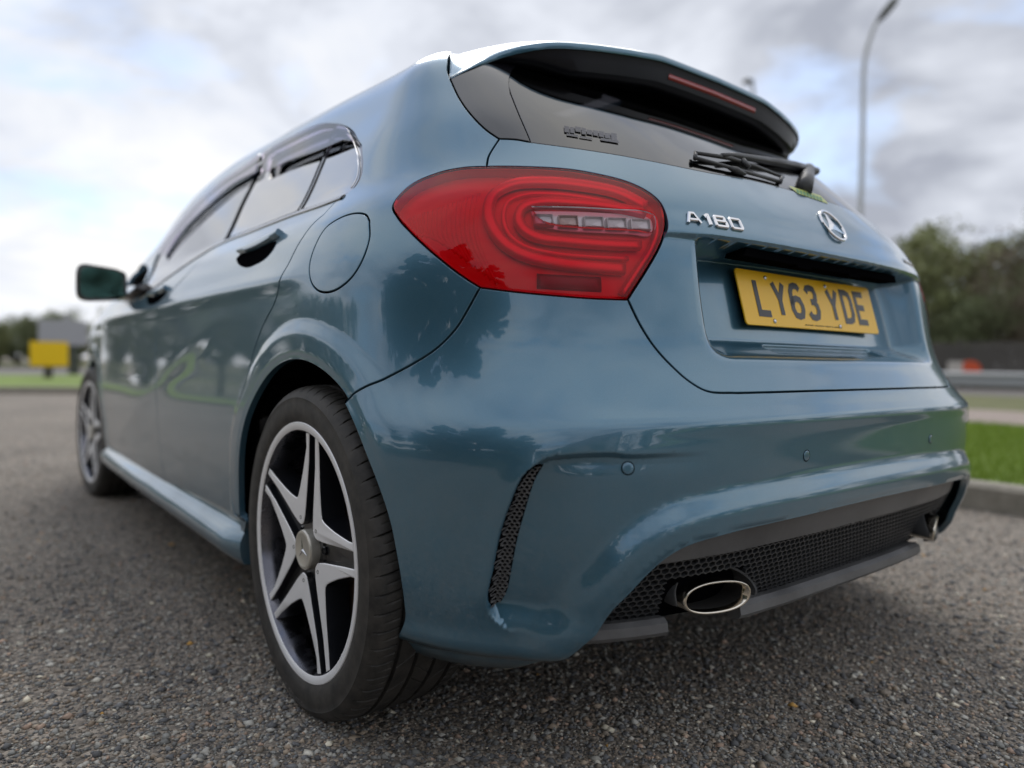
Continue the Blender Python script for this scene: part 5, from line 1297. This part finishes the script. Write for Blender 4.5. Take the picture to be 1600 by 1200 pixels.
for k, (x, y, s_, src, m) in enumerate([(-1.5, 52, .42, protoB, None), (.6, 51, .46, protoA, None), (2.4, 50, .50, protoB, None), (6.6, 47.5, .70, protoA, LM[3]), (8.6, 47, .62, protoA, LM[3]), (4.5, 50, .58, protoA, None), (10.5, 48, .6, protoB, None), (-4, 54, .5, protoA, None), (-7, 55, .48, protoB, None), (12.5, 48, .7, protoA, None)]):
    inst(src, (x, y, 0), k*2.1, s_, ('yellow green tree just right of the grey sign at the left' if x < 7 else 'yellow green tree partly hidden by the front wing of the car') if m else 'low dark tree in the belt along the left horizon', LG, m)
for k in range(9):
    inst((protoA, protoB)[k % 2], (-3+k*.95, 55.5-k*.3, 0), k*.9, .44+.06*((k*5) % 4), 'low dark tree in the belt along the left horizon', LG)
for k in range(14):
    inst((protoB, protoA)[k % 2], (-6.5-k*2.0, 47-k*1.5, 0), k*1.9, .95+.25*((k*5) % 4)/4, 'low dark tree in the belt along the left horizon', LG)
BG = 'trees and bushes behind the photographer'
for k in range(26):
    a = math.radians(100+k*7.2); R_ = 24+5*math.sin(k*2.3); src = (protoA, protoB, protoC)[k % 3]
    if 258 > math.degrees(a) > 246: continue
    inst(src, (R_*math.sin(a), R_*math.cos(a), 0), k*1.1, .62+.28*((k*37) % 10)/10, 'low tree in the belt mirrored along the bumper', BG)
for k in range(9):
    inst((protoB, protoA)[k % 2], (-20-2*(k % 2), -6+k*4.6, 0), k*1.3, .42+.1*((k*7) % 4)/4, 'low bush mirrored in the car doors', 'bushes mirrored in the doors')
# ------------------------------------------------------------------ houses mirrored in the bumper
inst(protoD, (-9.2, 1.4, 0), 2., .78, 'smaller dark conifer beside the tall one mirrored in the bumper corner', None)
inst(protoD, (-8.4, -5.6, 0), 4., .70, 'dark conifer behind the tall one mirrored in the bumper corner', None)
def house(loc, rz, w_, d_, h_, label):
    r = empty('house', loc, label, 'house', 'houses mirrored in the bumper'); r.rotation_euler = (0, 0, rz)
    v, f = box_vf((0, 0, h_/2), (w_, d_, h_)); mesh_obj('wall', v, f, bpy.data.materials.get('render_wall') or ramp_mat('render_wall', 3, [(.3, (.34, .31, .27)), (.7, (.42, .39, .34))]), r, False)
    v, f = prism_vf([(-d_/2-.3, h_), (d_/2+.3, h_), (0, h_+d_*.38)], (0, 0, 0), (0, 1, 0), (0, 0, 1), (1, 0, 0), -w_/2-.25, w_/2+.25); mesh_obj('roof', v, f, bpy.data.materials.get('roof_tile') or ramp_mat('roof_tile', 20, [(.3, (.07, .05, .045)), (.7, (.12, .08, .07))]), r, False)
    for k in range(3):
        for z in (1.4, 3.9):
            if z+1 > h_: continue
            v, f = box_vf((-w_/3+k*w_/3, d_/2+.01, z), (1.1, .12, 1.1)); o = mesh_obj('window', v, f, M['white'], r, False); v, f = box_vf((-w_/3+k*w_/3, d_/2+.05, z), (.95, .08, .95)); mesh_obj('pane', v, f, M['gloss_black'], o, False)
house((-8, -27, 0), 0.1, 12, 7, 4.6, 'pale rendered house mirrored low in the middle of the bumper')
house((-24, -16, 0), -.9, 10, 7, 4.6, 'pale rendered house mirrored beside the conifer in the bumper corner')
# ------------------------------------------------------------------ fence, barrier, signs and lamp posts
fence = empty('timber_fence', (23.6, 8, 0), 'dark timber board fence in front of the trees on the right', 'fence')
fm3 = ramp_mat('old_timber', 6, [(.3, (.05, .047, .042)), (.7, (.115, .105, .092))], .9, .4)
bv_, bf_ = box_vf((0, 0, .75), (.022, .135, 1.5)); b0 = mesh_obj('board', bv_, bf_, fm3, fence, False); b0.location = (0, -10, 0)
for k in range(1, 150):
    c = b0.copy(); COL.objects.link(c); c.location = (random.uniform(-.008, .008), -10+k*.145, random.uniform(-.03, .02))
pv_, pf_ = box_vf((.07, 0, .8), (.1, .1, 1.6)); p0_ = mesh_obj('fence_post', pv_, pf_, fm3, fence, False); p0_.location = (0, -10, 0)
for k in range(1, 9): c = p0_.copy(); COL.objects.link(c); c.location = (0, -10+k*2.6, 0)
bar = empty('crash_barrier', (15.4, 4, 0), 'grey steel crash barrier along the road on the right', 'barrier')
steel = noise_bump(mat('galvanised', (.36, .37, .39), .5, .5), 20, .1, .001)
v, f = prism_vf([(0, .0), (.04, .03), (.04, .09), (0, .13), (0, .17), (.04, .21), (.04, .27), (0, .30), (-.01, .30), (-.01, 0)], (0, 0, .30), (-1, 0, 0), (0, 0, 1), (0, 1, 0), -16, 16); mesh_obj('rail', v, f, steel, bar, False)
pv_, pf_ = box_vf((.08, 0, .28), (.1, .12, .56)); p0_ = mesh_obj('barrier_post', pv_, pf_, steel, bar, False); p0_.location = (0, -15, 0)
for k in range(1, 13): c = p0_.copy(); COL.objects.link(c); c.location = (0, -15+k*2.5, 0)
def disc_vf(c, r, nrm, th=.02, n=28):
    nrm = np.array(nrm, float); nrm /= np.linalg.norm(nrm); u_ = np.cross(nrm, (0, 0, 1.)); u_ /= np.linalg.norm(u_); pl = [(r*math.cos(2*PI*k/n), r*math.sin(2*PI*k/n)) for k in range(n)]
    return prism_vf(pl, c, u_, (0, 0, 1), nrm, -th/2, th/2)
pw = at_depth(1516, 578, 20.5); nr = (CAM-pw)*[1, 1, 0]
s1 = empty('round_road_sign', (pw[0], pw[1], 0), 'round orange red road sign beside a small white one, right of the car', 'road sign')
def loc_vf(vf, o): v, f = vf; return np.array(v)-np.array(o.location), f
v, f = loc_vf(disc_vf(pw, .27, nr), s1); mesh_obj('sign_face', v, f, mat('sign_red', (.60, .085, .025), .4), s1, False)
v, f = loc_vf(tube_vf([(pw[0]+.05, pw[1]+.03, 0), (pw[0]+.05, pw[1]+.03, pw[2]+.2)], .035, 10), s1); mesh_obj('post', v, f, steel, s1)
pw = at_depth(1494, 577, 20.6); s2 = empty('square_road_sign', (pw[0], pw[1], 0), 'small white square road sign left of the round red one', 'road sign')
u_ = CR*[1, 1, 0]; v, f = loc_vf(prism_vf(rrect(.50, .46, .04), pw, u_, (0, 0, 1), nr/np.linalg.norm(nr), -.01, .01), s2); mesh_obj('sign_face', v, f, mat('sign_white', (.50, .47, .42), .4), s2, False)
v, f = loc_vf(tube_vf([(pw[0]+.05, pw[1]+.03, 0), (pw[0]+.05, pw[1]+.03, pw[2]+.2)], .035, 10), s2); mesh_obj('post', v, f, steel, s2)
# yellow board and grey sign at the left
pw = at_depth(77, 553, 18.5); s3 = empty('yellow_sign', (pw[0], pw[1], 0), 'blank yellow board on a short dark post on the far kerb at the left', 'sign')
nl = np.array([math.sin(-.15), -1, 0]); ul = np.array([1., 0, 0]); v, f = loc_vf(prism_vf(rrect(.84, .64, .03), pw, ul, (0, 0, 1), (0, -1, 0), -.02, .02), s3); mesh_obj('sign_face', v, f, mat('sign_yellow', (.86, .52, .002), .45), s3, False)
v, f = loc_vf(box_vf((pw[0]-.02, pw[1]+.05, pw[2]/2-.1), (.20, .08, pw[2]+.2)), s3); mesh_obj('post', v, f, fm3, s3, False)
pw = at_depth(98, 519, 26); s4 = empty('grey_sign', (pw[0], pw[1], 0), 'large grey sign seen from behind with a small peak, above the yellow board', 'sign')
v, f = loc_vf(prism_vf([(-.75, -.48), (.78, -.48), (.78, .40), (.28, .46), (.20, .68), (.08, .68), (.0, .46), (-.75, .42)], pw, ul, (0, 0, 1), (0, -1, 0), -.03, .03), s4); mesh_obj('sign_back', v, f, mat('sign_grey', (.36, .36, .39), .6), s4, False)
v, f = loc_vf(merge([box_vf((pw[0]+.35, pw[1]+.08, pw[2]/2-.2), (.35, .08, pw[2]+.1)), box_vf((pw[0]-.5, pw[1]+.08, pw[2]/2-.2), (.08, .08, pw[2]+.1))]), s4); mesh_obj('post', v, f, mat('post_green', (.06, .07, .05), .7), s4, False)
# lamp posts
lpm = mat('lamp_post_paint', (.46, .47, .48), .6)
def lamp_post(px_, py0, py1, hx, hy, dep, label, rad=.062):
    a = at_depth(px_, py0, dep); p1 = at_depth(*py1, dep); b = at_depth(hx, hy, dep*.985); r = empty('street_lamp', (a[0], a[1], 0), label, 'street lamp', 'street lamps over the road on the right')
    pts = [(a[0], a[1], 0), tuple(a), tuple(a*.5+p1*.5), tuple(p1)]+[tuple(p1*(1-t)+b*t+np.array([0, 0, .25*math.sin(PI*t)])) for t in (.35, .7, 1)]
    v, f = loc_vf(tube_vf(smooth(pts, 4), np.linspace(rad*1.25, rad*.75, len(smooth(pts, 4))), 10), r); mesh_obj('pole', v, f, lpm, r)
    d_ = np.array(pts[-1])-np.array(pts[-2]); d_ /= np.linalg.norm(d_); v, f = loc_vf(tube_vf([b-d_*.1, b+d_*.12, b+d_*.45, b+d_*.62], [.08, .15, .16, .06], 10, flat=.6), r); mesh_obj('lamp_head', v, f, mat('lamp_head', (.10, .11, .10), .6), r)
lamp_post(1345, 320, (1351, 95), 1376, 28, 20, 'tall grey street lamp with a bent neck, right of the car against the sky')
lamp_post(1180, 260, (1178, 160), 1173, 128, 24.5, 'second street lamp, only its head showing above the roof spoiler', .055)
